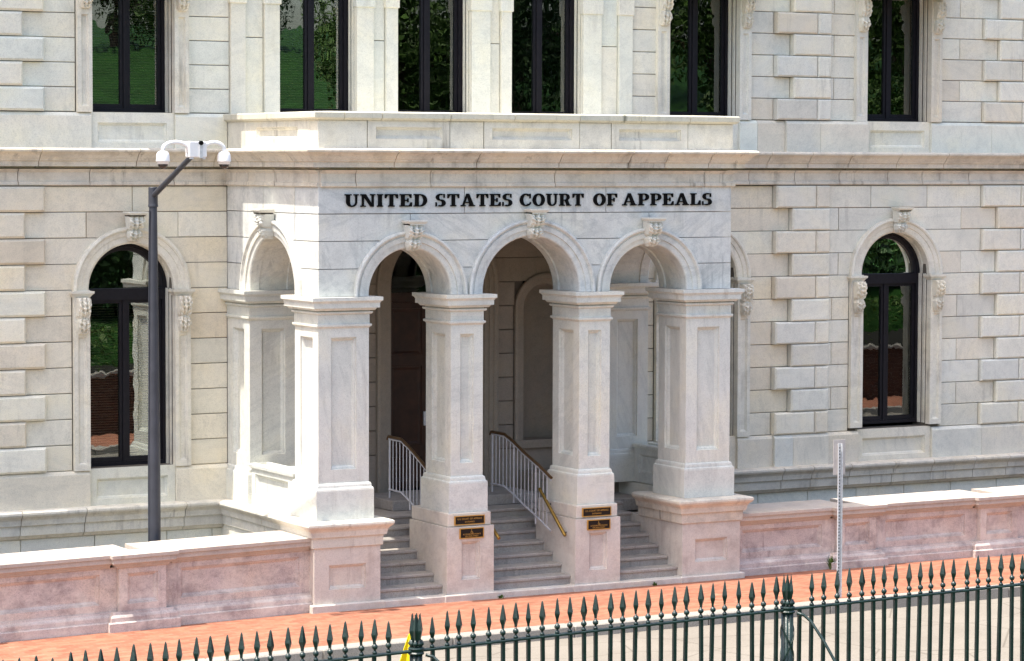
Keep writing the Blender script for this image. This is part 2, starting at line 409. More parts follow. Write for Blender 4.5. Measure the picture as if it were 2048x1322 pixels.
# ================================================================== COURTHOUSE
CH = thing('courthouse', 'pale stone courthouse with arched portico and black inscription over the steps', 'building', (3.79, 0, 0))
PW, PF, PB = 7.58, -3.522, -2.66        # portico width, front and back of its front wall
LC = [1.98 + .4159*i for i in range(12)]          # lower courses
UC = [7.745 + .3925*i for i in range(13)]         # upper courses
G = 0.0055

def rect_block(name, x0, x1, z0, z1, mat, y=0.0, c=0.009, th=0.07, parent=None):
    return MB().cbox(x0+G, x1-G, y, y+th, z0+G, z1-G, c).build(name, mat, parent or CH)

def arc_block(name, x0, x1, z0, z1, cx, cz, r, mat, side, y0=0.0, y1=0.07, ax='y'):
    """block whose one side ('l' block lies left of the arch, 'r' right) follows the circle"""
    pts = []; zz = [z0+G + (z1-z0-2*G)*i/10 for i in range(11)]; cur = []
    for z in zz:
        dz = z-cz
        if dz < 0: h = r
        elif dz < r: h = math.sqrt(r*r-dz*dz)
        else: h = 0
        cur.append((min(x1-G, cx-h), z) if side == 'l' else (max(x0+G, cx+h), z))
    if side == 'l':
        pts = [(x0+G, z0+G)] + cur + [(x0+G, z1-G)]
        if cur[0][0] <= x0+G: pts = [p for p in pts if p[0] >= x0+G-1e-6]
    else:
        pts = [(x1-G, z1-G)] + cur[::-1] + [(x1-G, z0+G)]
    pp = []
    for p in pts:
        p = (min(max(p[0], x0+G), x1-G), p[1])
        if not pp or math.hypot(p[0]-pp[-1][0], p[1]-pp[-1][1]) > 1e-4: pp.append(p)
    if len(pp) < 3: return None
    mb = MB().prism(pp, y0, y1, ax)
    return mb.build(name, mat, CH)

# dark-jointed core behind the facing stones (openings left free)
core = MB()
def core_cols(ops, x0, x1, z0, z1):
    """ops: (xa, xb, zbottom, ztop) openings"""
    xs_ = sorted(ops); cur = x0
    for xa, xb, zb, zt in xs_:
        core.box(cur, xa, .05, .45, z0, z1)
        if zb > z0: core.box(xa, xb, .05, .45, z0, zb)
        if zt < z1: core.box(xa, xb, .05, .45, zt, z1)
        cur = xb
    core.box(cur, x1, .05, .45, z0, z1)
WL = [(-1.69, .735), (9.27, .735), (13.57, .78)]        # lower arched windows: centre, half opening
WU = [(-1.657, .707), (9.26, .745), (13.57, .735)]      # upper bracketed windows
WT = [(1.635, .705), (3.82, .705), (6.03, .715)]        # three over the porch
low_ops = [(c-h, c+h, 2.0, 4.89+h+.02) for c, h in WL] + [(3.03, 4.77, 1.2, 5.80), (5.6, 6.44, 2.1, 4.9)]
up_ops = [(c-h, c+h, 7.75, 11.3) for c, h in WU+WT]
core_cols(low_ops, -9, 22, -1.2, 6.9)
core_cols(up_ops, -9, 22, 6.9, 14.5)
core.box(-9, 22, .45, .5, 14.3, 14.5); core.box(-9, 5.2, -.24, .06, 13.4, 14.3); core.box(5.2, 22, -.85, .06, 13.4, 14.3)  # unseen top ledges added to shade the wall below, deeper on the right
core.build('wall_core_shade_ledges', M_mortar, CH)
MB().box(-9, 22, 6.0, 6.3, -1.2, 14.5).box(-9, 22, .45, 6.0, 14.4, 14.6).box(-9.2, -9, .05, 6.3, -1.2, 14.6).box(22, 22.2, .05, 6.3, -1.2, 14.6).box(-9, 22, .5, 6, 6.6, 6.9).box(-9, 22, .5, 6, .6, 1.0).build('rear_wall', M_dark, CH)

# ---- ashlar: a row of stones between x limits, split at joints
def row(xs_, z0, z1, mat, y=0.0):
    for a, b_ in zip(xs_, xs_[1:]): rect_block('wall_stone', a, b_, z0, z1, mat, y)

def quoin(x0, x1, z0, z1, mat, y, c=0.028):
    MB().cbox(x0+.006, x1-.006, y, .07, z0+.006, z1-.006, c).build('quoin', mat, CH)

# left wall, lower storey
for i in range(11):
    z0, z1 = LC[i], LC[i+1]; long_ = (i % 2 == 0)
    qx = -3.165 if long_ else -3.50
    quoin(-5.2, qx, z0, z1, M_warm, -.11, .036)
    if z1 < 4.9:
        row([qx, -2.70], z0, z1, M_warm); row([-.68, 0.0], z0, z1, M_warm)
    elif i < 10:
        c, r_ = -1.69, .90
        jl = -2.45 if i % 2 else None
        if jl and i == 9:
            row([qx, jl], z0, z1, M_warm); arc_block('wall_stone', jl, c, z0, z1, c, 4.89, r_, M_warm, 'l')
            arc_block('wall_stone', c, -.87, z0, z1, c, 4.89, r_, M_warm, 'r'); row([-.87, 0], z0, z1, M_warm)
        else:
            arc_block('wall_stone', qx, c, z0, z1, c, 4.89, r_, M_warm, 'l'); arc_block('wall_stone', c, 0.0, z0, z1, c, 4.89, r_, M_warm, 'r')
    else:
        row([qx, -1.66, 0.0], z0, z1, M_warm)
# left wall, upper storey
for i in range(7):
    z0, z1 = UC[i], UC[i+1]; qx = -3.165 if i % 2 == 0 else -3.52
    quoin(-5.2, qx, z0, z1, M_pale, -.11, .036)
    row([qx, -2.62], z0, z1, M_pale)
    row([-.68, .047], z0, z1, M_pale)
    row([7.754, 8.28], z0, z1, M_cool)
    # right of the fourth window up to the quoin strip
    row([10.28, 10.79 if i % 2 == 0 else 11.15], z0, z1, M_cool)
    if i > 8:
        row([-2.62, -.68], z0, z1, M_pale); row([.047, 2.5, 5.1, 7.754], z0, z1, M_pale); row([8.28, 10.28], z0, z1, M_cool); row([12.62, 14.6], z0, z1, M_cool)
# right: quoin strip, wall, outer quoins
for (C, n) in ((LC, 11), (UC, 7)):
    for i in range(n):
        z0, z1 = C[i], C[i+1]
        ev = i % 2 == 0
        if ev: quoin(10.79, 11.685, z0, z1, M_cool, -.14, .028); quoin(11.685, 11.995, z0, z1, M_cool, -.14, .028)
        else: quoin(11.15, 11.995, z0, z1, M_cool, -.14, .028); 
        wl_ = 12.52 if C is LC else 12.62; wr_ = 14.64 if C is LC else 14.60
        qr = 15.565 if ev else 15.93
        if ev: quoin(qr, qr+.92, z0, z1, M_cool, -.09, .028); quoin(qr+.92, 18.5, z0, z1, M_cool, -.09, .028)
        else: quoin(qr, 18.5, z0, z1, M_cool, -.09, .028)
        jl = [11.995, wl_] if ev else [11.995, 12.13, wl_]
        jr = [wr_, qr] if ev else [wr_, 15.03, qr]
        if C is UC or z1 < 4.9:
            row(jl, z0, z1, M_cool); row(jr, z0, z1, M_cool)
        elif i < 10:
            arc_block('wall_stone', 11.995 if ev else 12.27, 13.57, z0, z1, 13.57, 4.89, .94, M_cool, 'l'); arc_block('wall_stone', 13.57, 15.1 if not ev else qr, z0, z1, 13.57, 4.89, .94, M_cool, 'r')
            if not ev: row([11.995, 12.27], z0, z1, M_cool); row([15.1, qr], z0, z1, M_cool)
        else: row([11.995, 13.0, 14.3, qr], z0, z1, M_cool)
        if C is LC:
            lx = 10.79 if ev else 11.15
            if z1 < 4.9: row([10.28, lx], z0, z1, M_warm)
            elif i < 10:
                arc_block('wall_stone', 7.6, 9.27, z0, z1, 9.27, 4.89, .90, M_warm, 'l'); arc_block('wall_stone', 9.27, lx, z0, z1, 9.27, 4.89, .90, M_warm, 'r')
            else: row([7.6, 9.3, lx], z0, z1, M_warm)
            if z1 < 4.9: row([7.6, 8.26], z0, z1, M_warm)
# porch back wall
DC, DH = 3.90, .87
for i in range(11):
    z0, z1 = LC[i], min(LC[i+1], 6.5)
    if z1 < 4.5: row([0.0, 1.0, 1.95, 2.74] if i % 2 else [0, 1.5, 2.74], z0, z1, M_intshade); row([5.06, 5.40], z0, z1, M_intshade); row([6.62, 7.58], z0, z1, M_intshade)
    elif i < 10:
        arc_block('wall_stone', .6, DC, z0, z1, DC, 4.87, 1.02, M_intshade, 'l')
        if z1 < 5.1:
            arc_block('wall_stone', DC, 6.02, z0, z1, DC, 4.87, 1.02, M_intshade, 'r') if i > 7 else row([5.06, 5.42], z0, z1, M_intshade)
            arc_block('wall_stone', 6.02, 7.58, z0, z1, 6.02, 4.42, .50, M_intshade, 'r')
        else: arc_block('wall_stone', DC, 6.4, z0, z1, DC, 4.87, 1.02, M_intshade, 'r'); row([6.4, 7.58], z0, z1, M_intshade)
        row([0, .6], z0, z1, M_intshade)
    else: row([0, 2.2, 4.6, 7.58], z0, z1, M_intshade)
row([0, 2.74], 1.17, LC[0], M_intshade); row([5.06, 7.58], 1.17, LC[0], M_intshade)

# ---- plinth, belt, architrave, cornice run along one plan line round the porch
LINE_L = [(-5.2, 0), (0, 0), (0, PF), (.87, PF), (.87, -2.3)]
LINE_R = [(6.71, -2.3), (6.71, PF), (PW, PF), (PW, -.03), (18.5, -.03)]
LINE_F = [(-5.2, 0), (0, 0), (0, PF), (PW, PF), (PW, -.06), (11.995, -.06), (11.995, 0), (18.5, 0)]
BELT = [(-.1, 1.40), (.20, 1.405), (.275, 1.395), (.30, 1.375), (.302, 1.345), (.285, 1.315), (.25, 1.28), (.215, 1.235), (.20, 1.20), (.20, 1.14), (.165, 1.13), (.165, .995), (.10, .985), (.09, .94), (-.1, .94)]
BELTW = [(-.05, 1.40), (.20, 1.405), (.275, 1.395), (.30, 1.375), (.302, 1.345), (.285, 1.315), (.25, 1.285), (.225, 1.25), (.215, 1.20), (.21, 1.165), (.17, 1.155), (.165, 1.0), (.13, .985), (.10, .945), (.06, .93), (-.05, .93)]
def run(name, path, prof, cuts, mat, gap=0.013):
    for sp in cut_path(path, cuts, gap):
        sweep(MB(), sp, prof).build(name, mat, CH)
run('belt_stone', LINE_L, BELTW, [1.55, 2.63, 4.35, 5.75, 7.05], M_trim)
run('belt_stone', LINE_R, BELTW, [3.4, 5.0, 6.65, 7.6, 8.9, 9.55, 10.4, 11.4, 12.3, 13.3, 14.1], M_corn)
# lower wall under the belt
for xa, xb in ((-5.2, -3.6), (-3.6, -2.35), (-2.35, -1.1), (-1.1, -.3), (-.3, -.08)): rect_block('wall_stone', xa, xb, .1, .93, M_pale, -.04); rect_block('wall_stone', xa, xb, -.9, .1, M_pale, -.04)
for xa, xb in ((7.66, 9.2), (9.2, 10.5), (10.5, 11.6), (11.6, 12.7), (12.7, 13.8), (13.8, 14.9), (14.9, 16.0), (16.0, 18.5)): rect_block('wall_stone', xa, xb, .1, .93, M_pale, -.04); rect_block('wall_stone', xa, xb, -.9, .1, M_pale, -.04)
# plinth stones (chamfered top edge) and window aprons
def plinth(x0, x1, z0, z1, mat, y=-.08):
    sweep(MB(), [(x0+.003, 0), (x1-.003, 0)], [(-.07, z0), (-y, z0), (-y, z1-.06), (-y-.03, z1-.02), (-y-.05, z1-.004), (-.07, z1-.004)]).build('plinth_stone', mat, CH)
def apron(x0, x1, z0, z1, mat, y=-.02):
    MB().panelbox(x0+.003, x1-.003, y, .3, z0, z1-.004, front=(.12, x1-x0-.13, .10, z1-z0-.17), m=.045, d=.055).build('apron_stone', mat, CH)
for a, b_ in ((-5.2, -2.43), (-.94, -.03)): plinth(a, b_, 1.40, 1.98, M_warm)
apron(-2.43, -.94, 1.40, 2.0, M_warm)
for a, b_ in ((10.02, 10.79), (10.79, 11.2), (11.2, 11.995), (11.995, 12.72), (14.42, 15.6), (15.6, 18.5)): plinth(a, b_, 1.40, 1.98, M_cool, -.14 if 10.7 < a < 11.9 else -.08)
apron(12.72, 14.42, 1.40, 2.0, M_cool); apron(8.5, 10.02, 1.40, 2.0, M_cool); plinth(7.66, 8.5, 1.40, 1.98, M_cool)
for a, b_ in ((-5.2, -2.38), (-.94, -.03)): plinth(a, b_, 7.16, 7.74, M_pale)
apron(-2.38, -.94, 7.16, 7.745, M_warm)
for a, b_ in ((10.02, 10.4), (10.4, 11.0), (11.0, 11.75), (11.75, 12.83), (14.33, 15.75), (15.75, 18.5)): plinth(a, b_, 7.16, 7.74, M_pale if a < 10.3 or a > 14 else M_cool, -.14 if 10.5 < a < 11.9 else -.08)
apron(12.83, 14.33, 7.16, 7.745, M_cool); apron(8.5, 10.02, 7.16, 7.745, M_cool)
plinth(7.66, 8.5, 7.16, 7.74, M_pale)
rect_block('wall_stone', -.02, 7.7, 7.10, 7.745, M_pale, -.02)
ARCH_ = [(-.05, 6.565), (.035, 6.565), (.05, 6.58), (.045, 6.625), (.02, 6.64), (.02, 6.775), (.035, 6.79), (.055, 6.815), (.075, 6.83), (-.05, 6.83)]
CORN = [(-.3, 6.84), (.0, 6.84), (.0, 6.872), (.155, 6.872), (.16, 6.955), (.19, 6.965), (.20, 6.99), (.215, 7.00), (.245, 7.045), (.29, 7.085), (.325, 7.10), (.335, 7.115), (.338, 7.135), (.325, 7.152), (.295, 7.163), (.10, 7.168), (-.3, 7.168)]
run('architrave_stone', LINE_F, ARCH_, [1.6, 2.8, 4.25, 5.18, 6.1, 7.2, 8.75, 9.35, 10.65, 12.9, 15.75, 18.0, 19.7, 21.3, 22.4, 23.4, 24.5, 25.6, 26.4, 27.5], M_corn)
run('cornice_stone', LINE_F, CORN, [1.9, 3.55, 4.9, 5.6, 7.0, 8.2, 9.95, 11.4, 12.9, 14.2, 14.9, 15.75, 16.7, 18.1, 19.6, 20.9, 21.8, 22.7, 23.6, 24.6, 25.7, 26.8], M_corn)
# porch base walls under the belt, left and right, and porch roof
for xa, xb in ((-.13, .36), (PW-.36, PW+.13)):
    MB().box(xa, xb, -3.3, 0.04, -1.1, 1.39).build('porch_base', M_pale, CH)
MB().box(.05, PW-.05, PF+.05, .04, 6.62, 7.15).build('porch_roof', M_trim, CH)
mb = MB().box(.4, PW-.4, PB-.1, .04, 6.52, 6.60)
mb.build('porch_ceiling', M_intshade, CH)

# ---- portico walls over the arches
BAYS = [(1.59, .72), (3.7725, .8875), (5.975, .735)]
SPR = 4.89
PC = [4.87, 5.30, 5.73, 6.152, 6.575]
KW = .13
def front_block(x0, x1, z0, z1, cx=None, r_=None, side=None):
    if cx is None: return MB().cbox(x0+G, x1-G, PF, PB, z0+G, z1-G, .004).build('spandrel_stone', M_port, CH)
    return arc_block('spandrel_stone', x0, x1, z0, z1, cx, SPR, r_+.04, M_port, side, PF, PB)
def two_arc(x0, x1, z0, z1, ca, ra, cb, rb):
    pts = []; zz = [z0+G+(z1-z0-2*G)*i/10 for i in range(11)]
    h = lambda z, r_: math.sqrt(max(0, (r_+.04)**2-max(0, z-SPR)**2))
    Lp = [(max(x0+G, ca+h(z, ra)), z) for z in zz]; Rp = [(min(x1-G, cb-h(z, rb)), z) for z in zz]
    MB().prism(Lp[::-1] + Rp, PF, PB).build('spandrel_stone', M_port, CH)
for i in range(3):
    z0, z1 = PC[i], PC[i+1]
    front_block(0, BAYS[0][0], z0, z1, *BAYS[0], 'l')
    two_arc(BAYS[0][0], BAYS[1][0], z0, z1, *BAYS[0], *BAYS[1])
    two_arc(BAYS[1][0], BAYS[2][0], z0, z1, *BAYS[1], *BAYS[2])
    front_block(BAYS[2][0], PW, z0, z1, *BAYS[2], 'r')
for a, b_ in ((0, 2.55), (2.55, 5.15), (5.15, PW)): MB().cbox(a+G, b_-G, PF, PB, PC[3]+G, PC[4]-.008, .004).build('frieze_stone', M_port, CH)
SYC, SR = -1.783, .872                     # side arches
for xa, xb in ((0, .84), (PW-.84, PW)):
    for i in range(3):
        z0, z1 = PC[i], PC[i+1]
        arc_block('spandrel_stone', PB, SYC, z0, z1, SYC, SPR, SR+.04, M_port, 'l', xa+.001, xb-.001, 'x')
        arc_block('spandrel_stone', SYC, 0.0, z0, z1, SYC, SPR, SR+.04, M_port, 'r', xa+.001, xb-.001, 'x')
    for a, b_ in ((PB, -1.45), (-1.45, 0)): MB().box(xa+.001, xb-.001, a+G, b_-G, PC[3]+G, PC[4]-.008).build('frieze_stone', M_port, CH)

def arch_sweep(name, mat, parent, cx, cz, r_, prof, z_leg, ax='y', n=28, smooth=False):
    """prof of (radius offset, depth) swept round a half circle; ax 'y': arch lies in XZ, depth is Y; ax 'x': arch in YZ, depth is X"""
    st = [(math.pi, -1)] if z_leg < cz - .001 else []
    rs = []
    for t in [('leg', math.pi)] + [('a', math.pi*(1-i/n)) for i in range(n+1)] + [('leg', 0)]:
        ring = []
        for (dr, d) in prof:
            u = cx + (r_+dr)*math.cos(t[1]); z = cz + (r_+dr)*math.sin(t[1]) if t[0] == 'a' else z_leg
            ring.append((u, d, z) if ax == 'y' else (d, u, z))
        rs.append(ring)
    return MB().rings(rs).build(name, mat, parent)

def archivolt_prof(f, b_, s=-1, w=.27, pan=True):
    """f: face depth, b_: back depth; s: direction towards the viewer"""
    p = [(w, f-s*.02), (w, f+s*.06), (w-.02, f+s*.075), (w-.042, f+s*.072), (w-.05, f+s*.055), (w-.07, f+s*.032), (w-.085, f+s*.028), (w-.09, f+s*.045), (w-.165, f+s*.040), (w-.17, f+s*.016), (.025, f+s*.012), (.01, f+s*.004), (0, f-s*.012)]
    t = b_-f
    if pan: p += [(0, f+t*.20), (.022, f+t*.215), (.022, f+t*.785), (0, f+t*.80)]
    p += [(0, b_), (w*.6, b_+s*-.0), (w*.6, b_-t*.02)]
    return p

# carved console: S profile with leaf ribs
def console_mesh(name, w, h, top, bot, taper=1.0, cap=True):
    """front surface grid; x across (-w/2..w/2), z from 0 (top) down to -h, projection towards -Y"""
    nu, nv = 15, 44; mb = MB(); front = []
    for j in range(nv+1):
        v = j/nv
        if v < .58: t = v/.58; p = top*(1-.10*t) * (0.80+0.28*math.sin(math.pi*min(1, t*1.05))) - top*.30*t**3
        else: t = (v-.58)/.42; p = top*.42*(1-t) + bot*(.55+.75*math.sin(math.pi*t))
        ww = w/2*(1-(1-taper)*v)*(1 - .18*max(0, math.sin((v-.50)*math.pi*6))*(.5 < v < .67))
        ww *= 1 - .22*max(0, (v-.86)/.14)
        row_ = []
        for i in range(nu+1):
            u = i/nu*2-1
            leaf = .5+.5*math.cos(u*math.pi*3.0 + 2.2*abs(u)*math.sin(v*math.pi*3.3))
            rib = .042*(w/.24)*(leaf-.5)*(1 if v < .97 else 0)
            curl = .009*math.sin(v*math.pi*14+abs(u)*5.0)
            eye = -.028 if ((abs(abs(u)-.42) < .09) and any(abs(v-q) < .022 for q in (.12, .24, .36, .74, .88))) else 0
            edge = -.018 if i in (0, nu) else 0
            row_.append((u*ww, -(p+rib+curl+eye+edge+.02), -v*h))
        front.append(row_)
    rs = [[(r_[0][0], .01, r_[0][2])] + r_ + [(r_[-1][0], .01, r_[0][2])] for r_ in front]
    mb.rings(rs); nsm = len(mb.f)-2
    if cap:
        c = w/2+.035; pr = [(0, 0), (.0, .02), (.012, .025), (.03, .05), (.035, .055), (.035, .075), (0, .075)]
        sweep(mb, [(-w/2, .0), (-w/2, -top-.02), (w/2, -top-.02), (w/2, 0)], [(a, b_) for a, b_ in pr])
        mb.box(-w/2, w/2, -top-.02, 0, .0, .075)
    me = mb.mesh(name)
    return me
ME_key = console_mesh('keystone', .27, .40, .20, .07, .72)
ME_con = console_mesh('console', .21, .585, .15, .055, .90, cap=False)
ME_key.materials.append(M_pier); ME_con.materials.append(M_trim)

for (cx, r_) in BAYS:
    a = arch_sweep('arch', M_port, CH, cx, SPR, r_, archivolt_prof(PF, PB), 4.872)
    k = add('keystone', ME_key, None, a, (cx, PF-.03, SPR+r_+.365))
for xx, s, fx, bx in ((0, -1, 0.0, .84), (PW, 1, PW, PW-.84)):
    a = arch_sweep('arch', M_port, CH, SYC, SPR, SR, archivolt_prof(fx, bx, s), 4.872, 'x')
    add('keystone', ME_key, None, a, (fx+s*.03, SYC, SPR+SR+.365), Matrix.Rotation(R(-90) if s < 0 else R(90), 4, 'Z'))

# ---- piers
CAP = [(-.1, 4.38), (.0, 4.38), (.012, 4.40), (.034, 4.412), (.036, 4.442), (.008, 4.452), (.008, 4.60), (.035, 4.605), (.048, 4.622), (.045, 4.64), (.012, 4.642), (.012, 4.658), (.07, 4.662), (.088, 4.682), (.095, 4.70), (.13, 4.70), (.13, 4.775), (.137, 4.78), (.142, 4.795), (.16, 4.808), (.168, 4.812), (.168, 4.868), (-.1, 4.868)]
BASE = [(-.2, 1.405), (.06, 1.405), (.06, 1.86), (.055, 1.89), (.035, 1.905), (.03, 1.945), (.022, 1.965), (.0, 1.978), (-.2, 1.978)]
def rect_loop(x0, x1, y0, y1): return [(x0, y1), (x0, y0), (x1, y0), (x1, y1)]
def make_pier(x0, x1, y0, y1, zb=1.978, fm=.215, sm=.20, base=True, bk=True):
    w, d_ = x1-x0, y1-y0; h = 4.40-zb
    fp = (fm, w-fm, .21, h-.16); sp = (sm, d_-sm, .21, h-.16)
    p = MB().panelbox(x0, x1, y0, y1, zb, 4.40, front=fp, left=sp, right=sp, back=None, m=.055, d=.07).build('pier', M_pier, CH)
    lp = rect_loop(x0, x1, y0, y1)
    sweep(MB(), lp, CAP, True).build('capital', M_pier, p)
    if base: sweep(MB(), lp, BASE, True).build('base_block', M_pier, p)
    return p
PX = [(0, .868), (2.312, 2.886), (4.662, 5.24), (6.712, PW)]
for i, (a, b_) in enumerate(PX): make_pier(a, b_, PF, PB, fm=.215 if i in (0, 3) else .165)
for a, b_ in ((0, .84), (PW-.84, PW)): make_pier(a, b_, -.906, .0, sm=.22, fm=.21)
# low panelled walls between wall pilasters and corner piers
for xa, xb, f in ((-.0, .30, 'left'), (PW-.30, PW, 'right')):
    kw = {f: (.14, 1.745-.32, .16, .50), ('right' if f == 'left' else 'left'): (.14, 1.745-.32, .16, .50)}
    MB().panelbox(xa, xb, PB+.06, -.97, 1.404, 2.0, m=.05, d=.05, **kw).build('parapet_stone', M_pier, CH)
    sweep(MB(), [(xa, -.97), (xa, PB+.06), (xb, PB+.06), (xb, -.97)], [(-.05, 2.002), (.03, 2.002), (.035, 2.05), (.02, 2.07), (-.05, 2.075)], True).build('parapet_coping', M_pier, CH)
# pedestals of the piers
DIE = .135
for i, (a, b_) in enumerate(PX):
    out = i in (0, 3)
    yb = -1.9 if out else -2.35
    w = b_-a+2*DIE
    if out:
        p = MB().panelbox(a-DIE, b_+DIE, PF-DIE, yb, .10, .995, front=(.25, w-.25, .24, .62), m=.05, d=.055).build('pedestal', M_ped, CH)
    else:
        p = MB().panelbox(a-DIE, b_+DIE, PF-DIE, yb, .10, 1.185, front=(.26, w-.25, .24, .85), m=.05, d=.055).build('pedestal', M_ped, CH)
        MB().bevbox(a-.10, b_+.10, PF-.10, yb, 1.188, 1.403, .012).build('cap_slab', M_ped, p)
    MB().bevbox(a-.20, b_+.20, PF-.205, yb-.02, -.2, .118, .015).build('plinth', M_ped, p)
# ---- steps, landing, door step
RISE, TR, Y1 = .151, .295, -3.50
for bi, (xa, xb) in enumerate(((PX[0][1]+.13, PX[1][0]-.13), (PX[1][1]+.13, PX[2][0]-.13), (PX[2][1]+.13, PX[3][0]-.13))):
    for k in range(7):
        y0 = Y1+TR*k; z1 = .115+RISE*(k+1)
        if y0 > -2.36:
            if bi: continue
            x0_, x1_ = PX[0][1]+.13, PX[3][0]-.13
        else: x0_, x1_ = xa+.004, xb-.004
        MB().bevbox(x0_, x1_, y0-.022, y0+TR+.14, z1-.055, z1, .014).box(x0_, x1_, y0+.004, y0+TR+.1, z1-RISE-.03, z1-.054).build('step', M_step, CH)
    MB().bevbox(xa-.05, xb+.05, PF-.19, -3.2, -.2, .108, .012).build('base_slab', M_ped, CH)
LZ = .115+RISE*7
MB().box(.12, PW-.12, Y1+TR*6+.25, .04, LZ-.2, LZ-.002).build('landing', M_step, CH)
MB().bevbox(2.42, 5.2, -1.25, .04, LZ, LZ+.17, .012).build('door_step', M_step, CH)
# stone seat at the right end of the porch
MB().panelbox(5.5, 7.25, -.55, -.02, LZ, LZ+.42, front=(.12, 1.6, .08, .32)).build('bench_block', M_intshade, CH)
# ---- door with surround, niche
arch_sweep('door_surround', M_intshade, CH, DC, 4.87, DH, [(.30, .02), (.30, -.06), (.26, -.075), (.21, -.07), (.20, -.05), (.13, -.045), (.12, -.02), (.05, -.015), (.03, .02), (0, .03), (0, .36), (.25, .36)], LZ+.17)
dr = MB().box(DC-DH-.05, DC+DH+.05, .40, .46, LZ+.17, 5.75).build('door', M_wood, CH)
for s in (-1, 1):
    x0_, x1_ = (DC-DH+.04, DC-.012) if s < 0 else (DC+.012, DC+DH-.04)
    w = x1_-x0_
    mb = MB(); z = LZ+.2
    for (za, zb) in ((z, z+.62), (z+.62, 3.55), (3.55, 4.55)):
        mb.panelbox(x0_, x1_, .335, .40, za, zb, front=(.12, w-.12, .10, zb-za-.10), m=.06, d=.03)
    lf = mb.build('door_leaf', M_wood, dr)
MB().box(DC-DH, DC+DH, .31, .41, 4.56, 4.72).build('transom', M_wood, dr)
MB().box(DC-DH, DC+DH, .385, .395, 4.72, 5.75).build('fanlight', M_glass, dr)
MB().box(DC-.10, DC-.045, .30, .34, 2.42, 2.66).build('handle', M_galv, dr)
for zx in (1.9, 3.3, 4.4): MB().lathe([(0, -.02), (.014, -.018), (.014, .0), (0, .0)], (DC-.03, .335, zx), 8, 'y').build('stud', M_galv, dr)
NC, NR = 6.02, .42
nb = arch_sweep('niche', M_intshade, CH, NC, 4.42, NR, [(.19, .02), (.19, -.045), (.15, -.055), (.10, -.045), (.09, -.02), (.02, -.015), (0, .0), (0, .06), (.1, .06)], 2.12)
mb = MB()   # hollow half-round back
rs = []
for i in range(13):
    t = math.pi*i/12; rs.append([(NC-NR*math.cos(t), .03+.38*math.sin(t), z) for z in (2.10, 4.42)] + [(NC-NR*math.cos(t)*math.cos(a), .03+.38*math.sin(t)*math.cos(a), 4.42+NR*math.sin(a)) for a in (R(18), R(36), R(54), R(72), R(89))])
mb.rings(rs, False, False).build('niche_back', M_intshade, nb, smooth=True)
MB().box(NC-.62, NC+.62, -.10, .42, 1.98, 2.12).build('niche_sill', M_intshade, nb)

# ---- windows
def pane_box(mb, x0, x1, z0, z1, y=.345): mb.box(x0, x1, y, y+.006, z0, z1)
def bar_frame(mb, x0, x1, z0, z1, b_, y0, y1, bt=None):
    bt = bt or b_
    mb.box(x0, x0+b_, y0, y1, z0, z1); mb.box(x1-b_, x1, y0, y1, z0, z1); mb.box(x0+b_, x1-b_, y0+.001, y1-.001, z0, z0+bt); mb.box(x0+b_, x1-b_, y0+.001, y1-.001, z1-b_, z1)
def blinds(x0, x1, z0, z1, parent):
    mb = MB(); z = z0
    while z < z1:
        n = len(mb.v); mb.v += [(x0, .52, z), (x1, .52, z), (x1, .555, z+.022), (x0, .555, z+.022)]; mb.f.append((n, n+1, n+2, n+3)); z += .042
    tag(mb.build('blind', M_blind, parent), kind='stuff')

